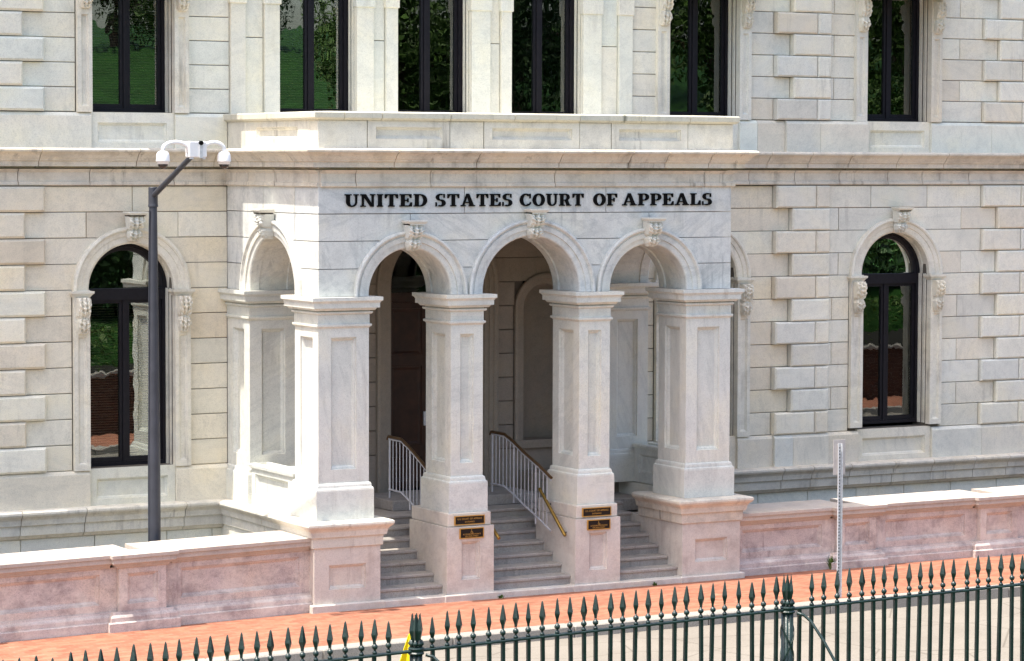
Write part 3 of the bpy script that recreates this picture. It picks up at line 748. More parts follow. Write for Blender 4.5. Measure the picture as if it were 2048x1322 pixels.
def window(c, h, z0, z1, arched, mat, low, blind=None):
    """c centre, h half opening, z0 sill, z1 spring or head"""
    x0, x1 = c-h, c+h; fy0, fy1 = .29, .40
    mb = MB(); bar_frame(mb, x0, x1, z0, z1 if not arched else z1-.001, .085, fy0-.02, fy1, .06)
    mb.box(c-.035, c+.035, fy0, fy1, z0+.06, (4.70 if arched else z1-.08))
    if arched: mb.box(x0+.085, x1-.085, fy0-.03, fy1, 4.70, 4.89)
    wdw = mb.build('window', M_frame, CH)
    zt = 4.70 if arched else z1-.085
    for xa, xb in ((x0+.085, c-.035), (c+.035, x1-.085)):
        mb = MB(); bar_frame(mb, xa+.002, xb-.002, z0+.062, zt-.002, .05, fy0+.02, fy1-.02, .075); mb.build('sash', M_frame, wdw)
        mb = MB(); pane_box(mb, xa+.045, xb-.045, z0+.12, zt-.045); mb.build('pane', M_glass, wdw)
    if arched:
        arch_sweep('arch_frame', M_frame, wdw, c, 4.89, h, [(0.0, fy0-.02), (-.06, fy0-.02), (-.065, fy0), (-.12, fy0+.01), (-.12, fy1), (0.0, fy1)], 4.889)
        pts = [(c-(h-.10)*math.cos(math.pi*i/24), 4.90+(h-.10)*math.sin(math.pi*i/24)) for i in range(25)]
        MB().prism(pts, .345, .351).build('pane', M_glass, wdw)
    if blind: blinds(x0+.02, x1-.02, blind[0], blind[1], wdw)
    MB().box(x0-.3, x1+.3, 1.6, 1.65, z0-.2, 6.3 if arched else z1+.2).box(x0-.32, x0-.3, .46, 1.6, z0-.2, 6.3 if arched else z1+.2).box(x1+.3, x1+.32, .46, 1.6, z0-.2, 6.3 if arched else z1+.2).build('room', M_dark, wdw)
    # stone surround
    pw = .27 if low else .25
    for s in (-1, 1):
        xa, xb = (x0-pw, x0) if s < 0 else (x1, x1+pw)
        ztop = z1 if arched else 11.3
        fr = (.065, pw-.065, .10, (4.16 if arched else 9.30)-z0)
        mb = MB().panelbox(xa, xb, -.085, .0, z0-.02 if arched else z0-.005, ztop-.001, front=fr, m=.03, d=.035)
        ja, jb = (xa+.03, xb-.002) if s < 0 else (xa+.002, xb-.03)
        mb.box(ja, jb, .001, .42, z0-.02, ztop-.001)
        jm = .03*(-s)
        # moulded inner jamb
        e = xb if s < 0 else xa
        for q, (yy0, yy1, pp) in enumerate(((.06, .11, .022), (.13, .155, .014), (.19, .27, .03))):
            mb.box(min(e-.01, e-s*pp), max(e-.01, e-s*pp), yy0, yy1, z0, ztop-.002)
        pil = mb.build('jamb_pilaster', mat, wdw)
        cz = 4.77 if arched else 9.98
        add('console', ME_con, None, wdw, ((xa+xb)/2, -.085, cz))
        if arched:
            sweep(MB(), [(xa, .1), (xa, -.085), (xb, -.085), (xb, .30)], [(-.1, 4.772), (.0, 4.772), (.012, 4.785), (.02, 4.80), (.04, 4.825), (.055, 4.835), (.058, 4.872), (-.1, 4.872)]).build('impost', mat, wdw)
    if arched:
        arch_sweep('archivolt', mat, wdw, c, 4.89, h, [(.275, .05), (.275, -.085), (.235, -.10), (.21, -.09), (.20, -.07), (.13, -.06), (.12, -.045), (.03, -.04), (.0, -.02), (0, .06), (.02, .075), (.02, .17), (.0, .185), (0, .42), (.1, .42)], 4.874)
        add('keystone', ME_key, None, wdw, (c, -.09, 6.07))
    return wdw
window(*WL[0], 2.0, 4.89, True, M_trim, True, (2.1, 4.7))
window(*WL[1], 2.0, 4.89, True, M_trim, True)
window(*WL[2], 2.06, 4.89, True, M_trim, True, (2.2, 4.65))
window(*WU[0], 7.745, 11.3, False, M_trim, False, (7.8, 11))
window(*WU[1], 7.745, 11.3, False, M_cool, False, (9.2, 11))
window(*WU[2], 7.745, 11.3, False, M_cool, False, (7.8, 11))
# bracketed hoods over the upper windows (above the picture; they shade the porch side)
for c, h in WU:
    MB().bevbox(c-h-.34, c+h+.34, -.62, .03, 10.08, 10.30, .03).build('window_hood', M_trim, CH)
# three upper windows over the porch, with paired strips
def strip(x0, x1, y=-.06, z0=7.70, z1=11.3):
    MB().bevbox(x0+.002, x1-.002, y, .07, z0, z1, .006).build('pilaster_strip', M_pale, CH)
for k, (c, h) in enumerate(WT):
    x0, x1 = c-h, c+h; mb = MB(); bar_frame(mb, x0, x1, 7.70, 11.3, .085, .27, .40, .07); mb.box(c-.035, c+.035, .29, .40, 7.77, 11.2)
    w = mb.build('window', M_frame, CH)
    for xa, xb in ((x0+.085, c-.035), (c+.035, x1-.085)):
        mb = MB(); bar_frame(mb, xa+.002, xb-.002, 7.772, 11.2, .05, .31, .38, .075); mb.build('sash', M_frame, w)
        mb = MB(); pane_box(mb, xa+.045, xb-.045, 7.83, 11.16); mb.build('pane', M_glass, w)
    blinds(x0+.02, x1-.02, (7.8, 9.4, 8.45)[k], 11, w)
    MB().box(x0-.3, x1+.3, 1.6, 1.65, 7.5, 11.5).build('room', M_dark, w)
    for s in (-1, 1):
        e = x0 if s < 0 else x1; o = e+s*.2
        mb = MB().box(min(e, o), max(e, o), .001, .42, 7.70, 11.3)
        mb.box(min(e, e-s*.02), max(e, e-s*.02), .06, .12, 7.70, 11.3).box(min(e, e-s*.012), max(e, e-s*.012), .18, .25, 7.70, 11.3)
        mb.build('jamb', M_pale, w)
ED = [.047, .315, None, .656, .93, None, 2.34, 2.66, None, 2.895, 3.115, None, 4.525, 4.893, None, 5.11, 5.315, None, 6.745, 7.116, None, 7.475, 7.754]
seg = [(ED[i], ED[i+1]) for i in range(0, len(ED), 3)]
for a, b_ in seg:
    strip(a, b_)
    MB().bevbox(a-.02, b_+.02, -.085, .06, 9.55, 9.85, .012).build('strip_capital', M_pale, CH)
for (a, b_), (c, d) in zip(seg, seg[1:]):
    if d-a < 1.1: 
        row([b_, c], 7.70, 9.0, M_pale, .005); row([b_, c], 9.0, 11.3, M_pale, .005)

# ---- balcony parapet over the porch
bx = [-.02, .834, 2.277, 2.886, 4.637, 5.238, 6.706, 7.60]
for i, (a, b_) in enumerate(zip(bx, bx[1:])):
    w = b_-a
    if i % 2 == 0: MB().cbox(a+.006, b_-.006, -3.54, -3.25, 7.165, 7.60, .008).build('parapet_stone', M_trim, CH)
    else: MB().panelbox(a+.006, b_-.006, -3.54, -3.25, 7.165, 7.60, front=(.14, w-.14, .15, .335), m=.045, d=.065).build('parapet_stone', M_trim, CH)
for xa, xb, f in ((-.02, .27, 'left'), (7.31, 7.60, 'right')):
    MB().panelbox(xa, xb, -3.25, -.78, 7.165, 7.60, m=.05, d=.05, **{f: (.45 if f == 'left' else .42, 2.03, .15, .335)}).build('parapet_stone', M_trim, CH)
    MB().panelbox(xa, xb, -.775, .03, 7.165, 7.60).build('parapet_stone', M_trim, CH)
COP = [(-.33, 7.602), (.03, 7.602), (.065, 7.63), (.075, 7.637), (.075, 7.715), (.06, 7.732), (-.33, 7.745)]
run('coping_stone', [(-.02, 0.03), (-.02, -3.54), (7.60, -3.54), (7.60, .03)], COP, [.82, 4.0, 4.65, 5.85, 7.0, 8.2, 9.35, 10.3], M_cope, .012)

# ---- inscription
def glyphs():
    S_ = .20; s = .075; t = .23       # stem t, serif s, hairline
    th = .10
    def R_(x0, y0, x1, y1): return [(x0, y0), (x1, y0), (x1, y1), (x0, y1)]
    def ring(cx, cy, rx, ry, ix, iy, a0, a1, n=22):
        o = [(cx+rx*math.cos(R(a0+(a1-a0)*i/n)), cy+ry*math.sin(R(a0+(a1-a0)*i/n))) for i in range(n+1)]
        q = [(cx+ix*math.cos(R(a0+(a1-a0)*i/n)), cy+iy*math.sin(R(a0+(a1-a0)*i/n))) for i in range(n+1)]
        return [[o[i], o[i+1], q[i+1], q[i]] for i in range(n)]
    def stem(x): return [R_(x, 0, x+t, 1), R_(x-s, 0, x+t+s, th), R_(x-s, 1-th, x+t+s, 1)]
    g = {}
    g['I'] = (stem(s), t+2*s)
    g['N'] = ([R_(.10, 0, .22, 1), R_(0, 0, .34, th), R_(0, 1-th, .30, 1), R_(.74, 0, .86, 1), R_(.64, 1-th, .96, 1), [(.10, 1), (.34, 1), (.86, 0), (.66, 0)]], .96)
    g['U'] = ([R_(.09, .38, .32, 1), R_(0, 1-th, .42, 1), R_(.68, .38, .79, 1), R_(.58, 1-th, .88, 1)] + ring(.44, .38, .35, .39, .12, .28, 180, 270) + ring(.44, .38, .35, .39, .24, .28, 270, 360), .88)
    g['T'] = ([R_(.31, 0, .54, 1), R_(.22, 0, .63, th), R_(0, 1-th, .85, 1), [(0, 1), (0, .66), (.07, .66), (.16, 1-th)], [(.85, 1), (.69, 1-th), (.78, .66), (.85, .66)]], .85)
    E_ = [R_(.09, 0, .32, 1), R_(0, 0, .80, th), R_(0, 1-th, .76, 1), R_(.3, .45, .56, .55), R_(.50, .34, .57, .66), [(.80, 0), (.80, .34), (.73, .34), (.62, th)], [(.76, 1), (.60, 1-th), (.70, .68), (.76, .68)]]
    g['E'] = (E_, .80)
    g['F'] = ([R_(.09, 0, .32, 1), R_(0, 0, .44, th), R_(0, 1-th, .76, 1), R_(.3, .43, .56, .53), R_(.50, .32, .57, .64), [(.76, 1), (.60, 1-th), (.70, .66), (.76, .66)]], .76)
    g['L'] = ([R_(.09, 0, .32, 1), R_(0, 0, .76, th), R_(0, 1-th, .44, 1), [(.76, 0), (.76, .40), (.68, .40), (.56, th)]], .76)
    g['D'] = ([R_(.09, 0, .32, 1), R_(0, 0, .45, th), R_(0, 1-th, .45, 1)] + ring(.42, .5, .45, .5, .22, .40, -90, 90), .87)
    g['P'] = ([R_(.09, 0, .32, 1), R_(0, 0, .44, th), R_(0, 1-th, .48, 1), R_(.3, .40, .48, .49)] + ring(.46, .70, .34, .30, .13, .21, -90, 90), .80)
    g['R'] = (g['P'][0][:3] + [R_(.3, .42, .48, .51)] + ring(.46, .715, .34, .285, .13, .20, -90, 90) + [[(.44, .46), (.64, .50), (.80, .10), (.58, .10)], R_(.58, 0, .92, th)], .92)
    g['O'] = (ring(.46, .5, .46, .52, .22, .41, 0, 360, 40), .92)
    g['C'] = (ring(.46, .5, .46, .52, .22, .41, 48, 312, 32) + [[(.74, 1.0), (.82, 1.0), (.82, .62), (.75, .62)], [(.66, .10), (.80, .32), (.86, .26), (.74, .05)]], .86)
    g['A'] = ([[(.10, th*.5), (.22, th*.5), (.50, .86), (.42, 1.02)], [(.42, 1.02), (.60, 1.02), (.96, th*.5), (.68, th*.5)], R_(.25, .27, .72, .36), R_(0, 0, .34, th), R_(.58, 0, 1.04, th)], 1.04)
    g['S'] = (ring(.38, .735, .34, .285, .12, .19, 55, 262, 18) + ring(.38, .275, .36, .295, .12, .19, -125, 88, 18) + [[(.30, .56), (.50, .56), (.46, .45), (.28, .46)], [(.60, 1.0), (.68, 1.0), (.68, .68), (.61, .68)], [(.02, 0), (.10, 0), (.09, .34), (.02, .34)]], .76)
    return g
GL = glyphs()
def word(txt, xa, xb, z0, h):
    ws = [GL[c][1] for c in txt]; gap = .13; tot = sum(ws)+gap*(len(txt)-1); k = (xb-xa)/tot; x = xa
    for c, w in zip(txt, ws):
        mb = MB()
        for q, poly in enumerate(GL[c][0]):
            d = .028 + .0006*(q % 7); mb.prism([(x+u*k, z0+z*h) for u, z in poly], PF-d, PF+.002-.0002*(q % 5))
        mb.build('letter', M_black, CH); x += (w+gap)*k
for txt, xa, xb in (('UNITED', .448, 1.873), ('STATES', 2.023, 3.406), ('COURT', 3.543, 4.719), ('OF', 4.906, 5.35), ('APPEALS', 5.455, 7.188)):
    word(txt, xa, xb, 6.262, .196)

# ================================================================== BOUNDARY WALLS
def boundary(label, x0, x1, piers, top, slope, xr, yb0=-3.50, ends=()):
    T = thing('boundary_wall', label, 'wall', ((x0+x1)/2, -3.2, 0))
    def put(mb, name, mat): mb.shear(slope, xr); return mb.build(name, mat, T)
    cuts = sorted([x0, x1] + [e for a, b_ in piers for e in (a, b_)])
    def section(a, b_, pier):
        e = .10 if pier else 0; yf = yb0-e; z = top; a += .005; b_ -= .005
        cop = [(-.80, z-.215), (.012, z-.215), (.03, z-.20), (.035, z-.178), (.062, z-.17), (.068, z-.15), (.10, z-.14), (.108, z-.132), (.108, z-.062), (.135, z-.056), (.138, z-.006), (.13, z), (-.80, z+.006)]
        if pier: path = [(a+.09, yb0+.88), (a+.09, yf), (b_-.09, yf), (b_-.09, yb0+.88)]
        else: path = [(a, yf), (b_, yf)]
        pr = [(p if p > -.5 else (-.88+e if not pier else -.30), q) for p, q in cop]
        put(sweep(MB(), path, pr), 'coping_stone', M_pinkcop)
        k = .11 if pier else -.118; w = b_-a-2*k
        if a < x0+.02 and not pier: pass
        m_ = .27 if not pier else .13
        put(MB().panelbox(a+k, b_-k, yf, yb0+.6, .285, z-.21, front=(m_, w-m_, .12, z-.21-.285-.09), m=.055, d=.055), 'panel_stone', M_pink)
        bs = [(-.5, -.3), (.11, -.3), (.11, .135), (.10, .145), (.075, .15), (.072, .215), (.06, .235), (.03, .26), (.02, .29), (-.5, .29)]
        put(sweep(MB(), [(a+k*.25, yb0+.7), (a+k*.25, yf), (b_-k*.25, yf), (b_-k*.25, yb0+.7)] if pier else [(a-.02, yf), (b_+.02, yf)], bs if not pier else [(p if p > -.4 else -.2, q) for p, q in bs]), 'base_stone', M_pink)
    for a, b_ in zip(cuts, cuts[1:]):
        section(a, b_, any(abs(a-p) < .01 for p, q in piers))
    return T
boundary('stained pink granite wall left of the steps, in front of the camera pole', -9.6, -.15, [(-6.55, -5.58), (-3.42, -2.44)], 1.162, .0185, -.27, -3.49)
boundary('pink granite wall right of the steps, behind the thin metal sign post', 7.73, 18.6, [(9.68, 10.7), (12.74, 13.80), (15.8, 16.85)], 1.085, .004, 7.86, -3.46)

# ================================================================== RAILINGS, PLAQUES
def railing(label, X, yz, foot):
    T = thing('stair_railing', label, 'railing', (X, yz[0][0], foot), 'railings on the entrance steps')
    P = [(X, y, z) for y, z in yz]
    mb = MB(); mb.tube(P, .026, 8); mb.tube([(X, yz[0][0]+.02, yz[0][1]), (X, yz[0][0]+.06, yz[0][1]-.05)], .02, 8); mb.build('handrail', M_cap, T)
    MB().tube([(X, y, z-.04) for y, z in yz], .014, 6).build('top_bar', M_rail, T)
    low = lambda y, z: z-.88
    MB().tube([(X, y, low(y, z)) for y, z in yz], .016, 6).build('bottom_bar', M_rail, T)
    y = yz[0][0]-.03
    def zz(y):
        for (a, za), (b_, zb) in zip(yz, yz[1:]):
            if b_ <= y <= a: return za+(zb-za)*(a-y)/(a-b_)
        return yz[-1][1]
    i = 0
    while y > yz[-1][0]+.02:
        post = i % 6 == 0; r_ = .016 if post else .0085
        MB().tube([(X, y, zz(y)-.03), (X, y, zz(y)-(1.02 if post else .88))], r_, 6).build('newel' if post else 'baluster', M_rail, T)
        y -= .125; i += 1
railing('white stair railing with bronze cap running down behind the second pier', 2.50, [(-.95, 2.39), (-1.40, 2.385), (-1.7, 2.28), (-2.1, 2.10), (-2.62, 1.84)], LZ+.17)
railing('white stair railing with bronze cap descending in the middle archway', 4.45, [(-.95, 2.39), (-1.40, 2.385), (-1.7, 2.29), (-2.1, 2.13), (-2.55, 1.98), (-3.0, 1.80)], LZ+.17)
def wallrail(label, X, s):
    T = thing('brass_handrail', label, 'handrail', (X, -3.1, .9), 'brass rails on the pedestals')
    MB().tube([(X, -2.62, 1.585), (X, -2.72, 1.51), (X, -3.42, .945), (X, -3.47, .905)], .028, 10).build('rail', M_brass, T)
    for y, z in ((-2.85, 1.40), (-3.36, .99)): MB().tube([(X, y, z-.02), (X-s*.05, y, z-.05), (X-s*.09, y, z-.05)], .013, 6).build('bracket', M_pole, T)
wallrail('slanting brass handrail on the left face of the third pier pedestal', 4.44, -1)
T = thing('brass_handrail', 'brass rail end showing beside the second pier pedestal at mid steps', 'handrail', (3.1, -3.4, .9), 'brass rails on the pedestals')
MB().tube([(3.09, -2.7, 1.60), (3.09, -3.0, 1.42), (3.09, -3.62, 1.02), (3.09, -3.70, .965)], .028, 10).build('rail', M_brass, T)
for y, z in ((-2.9, 1.48), (-3.5, 1.10)): MB().tube([(3.09, y, z-.02), (3.06, y, z-.05), (3.0, y, z-.05)], .013, 6).build('bracket', M_pole, T)

def text_mesh(s, size, x, y, z):
    cu = bpy.data.curves.new('t', 'FONT'); cu.body = s; cu.size = size; cu.align_x = 'CENTER'; cu.extrude = .0012
    o = bpy.data.objects.new('t', cu); me = bpy.data.meshes.new_from_object(o)
    for v in me.vertices: v.co = (x+v.co.x, y-v.co.z, z+v.co.y)
    vs_ = [tuple(v.co) for v in me.vertices]; fs = [tuple(p.vertices) for p in me.polygons]
    bpy.data.objects.remove(o); bpy.data.curves.remove(cu); bpy.data.meshes.remove(me)
    return vs_, fs
def plaque(name, label, x0, x1, z0, z1, y, lines, icon=False):
    T = thing(name, label, 'sign', ((x0+x1)/2, y, z0), 'bronze plaques on the stair pedestals')
    MB().box(x0, x1, y-.018, y+.004, z0, z1).build('plate', M_plq, T)
    b_ = .010; mb = MB(); mb.box(x0-.003, x0+b_, y-.026, y+.003, z0-.003, z1+.003).box(x1-b_, x1+.003, y-.026, y+.003, z0-.003, z1+.003).box(x0+b_, x1-b_, y-.0258, y+.0028, z0-.003, z0+b_).box(x0+b_, x1-b_, y-.0258, y+.0028, z1-b_, z1+.003)
    mb.build('border', M_gold, T)
    mb = MB()
    for s, size, dz in lines:
        v, f = text_mesh(s, size, (x0+x1)/2, y-.0195, z0+dz); n = len(mb.v); mb.v += v; mb.f += [tuple(n+i for i in q) for q in f]
    if icon:
        cx, cz = (x0+x1)/2, z1-.062
        mb.tube([(cx+.017*math.cos(R(a)), y-.0195, cz-.006+.017*math.sin(R(a))) for a in range(110, 395, 15)], .0035, 5)
        mb.tube([(cx-.006, y-.0195, cz+.028), (cx-.004, y-.0195, cz+.004), (cx+.014, y-.0195, cz+.004), (cx+.022, y-.0195, cz-.020)], .004, 5)
        mb.lathe([(0, -.003), (.006, -.003), (.006, .001), (0, .001)], (cx-.006, y-.0195, cz+.037), 8, 'y')
    mb.build('inscription', M_gold, T)
for k, (xo, where) in enumerate(((0, 'left'), (2.345, 'right'))):
    ps = 'second pier' if k == 0 else 'third pier'
    plaque('entrance_plaque', f'upper brown plaque naming the court entrance on the {ps} pedestal', 2.325+xo, 2.86+xo, 1.215, 1.355, PF-.10, [('U.S. COURT OF APPEALS', .040, .078), ('ENTRANCE', .034, .032)])
    plaque('accessibility_plaque', f'lower brown plaque with wheelchair symbol on the {ps} pedestal', 2.40+xo, 2.825+xo, 1.0, 1.16, PF-DIE, [('ACCESSIBLE ENTRANCE', .030, .054), ('ON MAIN STREET', .030, .022)], True)

# ================================================================== CAMERA POLE
PXp, PYp = -2.185, -2.2
T = thing('camera_pole', 'tall grey pole with slanting arm carrying two white dome cameras', 'camera pole', (PXp, PYp, -1))
MB().lathe([(.10, -1.0), (.10, 0), (.098, 2), (.063, 6.2), (.063, 6.35), (0, 6.35)], (PXp, PYp, 0), 20).build('pole', M_pole, T, smooth=True)
MB().lathe([(.0, 6.25), (.075, 6.25), (.078, 6.27), (.074, 6.30), (.072, 6.55), (.066, 6.56), (0, 6.56)], (PXp, PYp, 0), 20).build('collar', M_pole, T)
MB().tube([(PXp-.10, PYp-.02, .2), (PXp-.098, PYp-.02, 2.0), (PXp-.072, PYp-.02, 5.9), (PXp-.07, PYp-.03, 6.2)], .012, 6).build('conduit', M_pole, T)
HX, HY, HZ = -2.17, -3.93, 7.13
MB().tube([(PXp, PYp-.03, 6.43), (HX, HY+.10, 7.08)], .042, 12, [.046, .040]).build('arm', M_pole, T)
bxm = MB().bevbox(HX-.16, HX+.12, HY-.08, HY+.08, HZ-.115, HZ+.125, .012)
box_ = bxm.build('camera_box', M_white, T)
MB().box(HX-.005, HX+.045, HY-.098, HY-.081, HZ-.125, HZ+.10).build('strap', M_galv, box_)
MB().lathe([(0, -.05), (.030, -.05), (.034, -.04), (.034, .04), (0, .04)], (HX+.02, HY-.07, HZ+.10), 14, 'y').build('lens_tube', M_black, box_)
MB().box(HX-.14, HX-.09, HY-.07, HY-.02, HZ-.14, HZ-.116).box(HX+.06, HX+.10, HY-.07, HY-.02, HZ-.14, HZ-.116).build('cable_gland', M_galv, box_)
for s, ex in ((-1, HX-.55), (1, HX+.43)):
    st = HX-.14 if s < 0 else HX+.10
    pts = [(st, HY, HZ-.05)] + [(ex + (st-ex)*(0.5+.5*math.cos(R(a))), HY, HZ+.0+.11*math.sin(R(a))) for a in range(20, 175, 14)] + [(ex, HY, HZ-.03)]
    a_ = MB().tube(pts, .032, 10).build('bracket_arm', M_white, T, smooth=True)
    d = MB().lathe([(.02, -.02), (.04, -.02), (.075, -.035), (.096, -.07), (.101, -.14), (.105, -.165), (.105, -.175), (.088, -.18), (.086, -.21), (.077, -.215), (0, -.215)], (ex, HY, HZ), 24).build('dome_camera', M_white, T, smooth=True)
    MB().lathe([(.074, -.214), (.072, -.238), (.056, -.268), (.031, -.284), (0, -.29)], (ex, HY, HZ), 20).build('dome_lens', M_smoke, d, smooth=True)

# ================================================================== SIGN POST, FLOOR SIGN
SX, SY = 7.865, -6.31
T = thing('sign_post', 'thin perforated metal post with a sign panel seen from behind', 'street sign', (SX, SY, 0))
mb = MB().box(SX-.025, SX+.025, SY+.028, SY+.033, -.3, 2.50).box(SX-.030, SX-.025, SY-.0, SY+.033, -.3, 2.50).box(SX+.025, SX+.030, SY, SY+.033, -.3, 2.50).box(SX-.045, SX-.030, SY-.004, SY+.001, -.3, 2.50).box(SX+.030, SX+.045, SY-.004, SY+.001, -.3, 2.50)
mb.build('post', M_galv, T)
mb = MB(); z = .08
while z < 2.48: mb.box(SX-.009, SX+.009, SY+.024, SY+.0275, z, z+.022); z += .052
tag(mb.build('post_holes', M_black, T), kind='stuff')
MB().bevbox(SX-.115, SX+.115, SY+.034, SY+.04, 2.0, 2.56, .002).build('sign_panel', M_signback, T)
for z in (2.08, 2.48): MB().lathe([(0, -.012), (.012, -.01), (.012, 0), (0, 0)], (SX, SY+.03, z), 8, 'y').build('bolt', M_galv, T)

FX, FY, FZ = -1.05, -8.77, -.17
T = thing('floor_sign', 'yellow folding floor sign standing in the street behind the fence', 'floor sign', (FX, FY, FZ))
for s in (-1, 1):
    mb = MB(); n = 10
    o = [(-.19, 0), (-.05, .60), (-.03, .66), (.03, .66), (.05, .60), (.19, 0)]
    P = []
    for (u, z) in o: P.append((FX+u, FY+s*(.17-.16*z/.66), FZ+z))
    Q = [(a, b_+.012, c) for a, b_, c in P]
    mb.rings([P, Q]); pn = mb.build('sign_leaf', M_yellow, T)
    rr = []
    for (dy) in (-.004, .016): rr.append([(FX+.022*math.cos(R(a)), FY+s*(.17-.16*(.42+.055*math.sin(R(a)))/.66)+dy, FZ+.42+.055*math.sin(R(a))) for a in range(0, 360, 24)])
    MB().rings(rr).build('hand_hole', M_hole, pn)

# ================================================================== IRON FENCE
FYY = -25.0
tipz = lambda x: 3.741 - .0155*(-3.664-x) - .0006*(-3.664-x)**2 if x > -16 else 3.45
T = thing('iron_fence', 'dark green cast iron picket fence with spear tips along the park edge', 'fence', (-7.5, FYY, 2.3))
mb = MB(); mb.bevbox(-.0138, .0138, -.0138, .0138, -1.42, -.285, .003); ME_bar = mb.mesh('picket'); ME_bar.materials.append(M_iron)
mb = MB()
def sq(z, r_, rot=math.pi/4): return [(r_*math.cos(rot+k*math.pi/2), r_*math.sin(rot+k*math.pi/2), z) for k in range(4)]
mb.rings([sq(-.185, .011, 0), sq(-.16, .014, 0), sq(-.125, .026, 0), sq(-.115, .0275, 0), sq(-.012, .008, 0), sq(0, .002, 0)])
ME_spear = mb.mesh('spear_point'); ME_spear.materials.append(M_iron)
mb = MB().lathe([(.012, -.265), (.018, -.262), (.018, -.25), (.012, -.245)] + [(.0225*math.sin(R(a)), -.212-.0225*math.cos(R(a))) for a in range(20, 170, 15)] + [(.010, -.184)], n=12)
ME_ball = mb.mesh('ball'); ME_ball.materials.append(M_iron)
for p in ME_ball.polygons: p.use_smooth = True
RZ = lambda x: tipz(x) - .265
posts = [-12.57, -9.268, -5.969, -2.67, .63, 3.93]
x = -13.6; i = 0
xs_ = []
while x < 5.0: xs_.append(x); x += .1175
for x in xs_:
    if any(abs(x-p) < .11 for p in posts): continue
    jz = random.uniform(-.006, .006); xx = x + random.uniform(-.011, .011); r_ = random.random()
    zc = -.03 if r_ > .90 else 0
    rot = Matrix.Rotation(random.uniform(-.02, .02), 4, 'Y')
    b_ = add('picket', ME_bar, None, T, (xx, FYY, tipz(xx)), rot)
    if abs(xx - posts[2] - .17) < .06: continue      # bare picket beside the post, its spear is gone
    add('spear_point', ME_spear, None, b_, (xx, FYY, tipz(xx)+jz+zc), rot @ Matrix.Rotation(random.uniform(-.3, .3), 4, 'Z'))
    add('ball', ME_ball, None, b_, (xx, FYY, tipz(xx)))
for a, b_ in zip(posts, posts[1:]):
    for dz in (0, -1.02):
        mb = MB(); n = 6
        rs = []
        for k in range(n+1):
            x = a+(b_-a)*k/n; z = RZ(x)+dz; rs.append([(x, FYY-.024, z-.018), (x, FYY+.024, z-.018), (x, FYY+.024, z-.006), (x, FYY+.018, z), (x, FYY-.018, z), (x, FYY-.024, z-.006)])
        mb.rings(rs).build('rail', M_iron, T)
for p in posts:
    if p < -13 or p > 4: continue
    zt = tipz(p); mb = MB()
    offs = [(.033, .0), (-.033, .0), (0, .033), (0, -.033), (.023, .023), (-.023, .023), (.023, -.023), (-.023, -.023)]
    for dx, dy in offs: mb.tube([(p+dx, FYY+dy, zt-1.45), (p+dx, FYY+dy, zt-.30)], .017, 8)
    po = mb.build('post', M_iron, T, smooth=True)
    MB().lathe([(0, -.30), (.058, -.30), (.062, -.29), (.052, -.28), (.056, -.265), (.060, -.258), (.056, -.248), (.045, -.245), (0, -.245)], (p, FYY, zt), 16).build('post_cap', M_iron, po)
    for k in range(8):
        a = k*math.pi/4+.2; c = (p+.040*math.cos(a), FYY+.040*math.sin(a), zt)
        MB().lathe([(.008, -.245)] + [(.019*math.sin(R(q)), -.22-.019*math.cos(R(q))) for q in range(20, 170, 25)] + [(.008, -.192)], c, 8).build('finial_ball', M_iron, po, smooth=True)
        if k % 2 == 0 or k in (1, 5):
            rr = []
            for (z, rd, w) in ((-.195, .030, .016), (-.13, .038, .025), (-.12, .039, .025), (-.03, .040, .008), (0, .040, .003)):
                cx_, cy_ = p+rd*math.cos(a), FYY+rd*math.sin(a)
                rr.append([(cx_+w*math.cos(a+q*math.pi/2), cy_+w*math.sin(a+q*math.pi/2), zt+z) for q in range(4)])
            MB().rings(rr).build('finial', M_iron, po)
    # ribbons wound round the shaft
    for ph in (0, math.pi):
        for sg in (1, -1):
            rs = []
            for k in range(41):
                t = k/40; a = ph+sg*t*math.pi*3.2; z = zt-.40-1.0*t; c, s_ = math.cos(a), math.sin(a)
                rs.append([(p+.051*c, FYY+.051*s_, z-.014), (p+.057*c, FYY+.057*s_, z-.011), (p+.057*c, FYY+.057*s_, z+.011), (p+.051*c, FYY+.051*s_, z+.014)])
            MB().rings(rs).build('ribbon', M_iron, po)
    # back stay
    pts = [(p+.05, FYY-.06, zt-.30), (p+.10, FYY-.08, zt-.315), (p+.135, FYY-.13, zt-.36), (p+.18, FYY-.24, zt-.50), (p+.27, FYY-.42, zt-.80), (p+.42, FYY-.72, zt-1.35)]
    MB().tube(pts, .0125, 8).build('back_stay', M_iron, po, smooth=True)

# ================================================================== PLANTS
def blades(mb, c, n, h, spread, w=.012):
    for _ in range(n):
        a = random.uniform(0, 6.283); l = h*random.uniform(.6, 1.1); sp = spread*random.uniform(.2, 1)
        b_ = Vector(c)+Vector((random.uniform(-.03, .03), random.uniform(-.02, .02), 0)); d = Vector((math.cos(a), math.sin(a), 0)); s_ = Vector((-d.y, d.x, 0))*w
        m_ = b_+d*sp*.45+Vector((0, 0, l*.65)); e = b_+d*sp+Vector((0, 0, l))
        n0 = len(mb.v); mb.v += [tuple(b_-s_*.5), tuple(b_+s_*.5), tuple(m_+s_), tuple(m_-s_), tuple(e)]
        mb.f += [(n0, n0+1, n0+2, n0+3), (n0+3, n0+2, n0+4)]
for c, n, h, sp, lab in (((9.63, -3.60, .03), 46, .22, .13, 'tuft of weeds at the foot of the right wall by the sign post'), ((3.11, -3.75, .01), 12, .06, .05, 'tiny weed beside the second pier plinth'), ((5.98, -3.76, .015), 12, .07, .05, 'tiny weed in the crack before the right stair bay')):
    mb = MB(); blades(mb, c, n, h, sp); tag(mb.build('weed_plant', M_leaf), lab, 'weed')

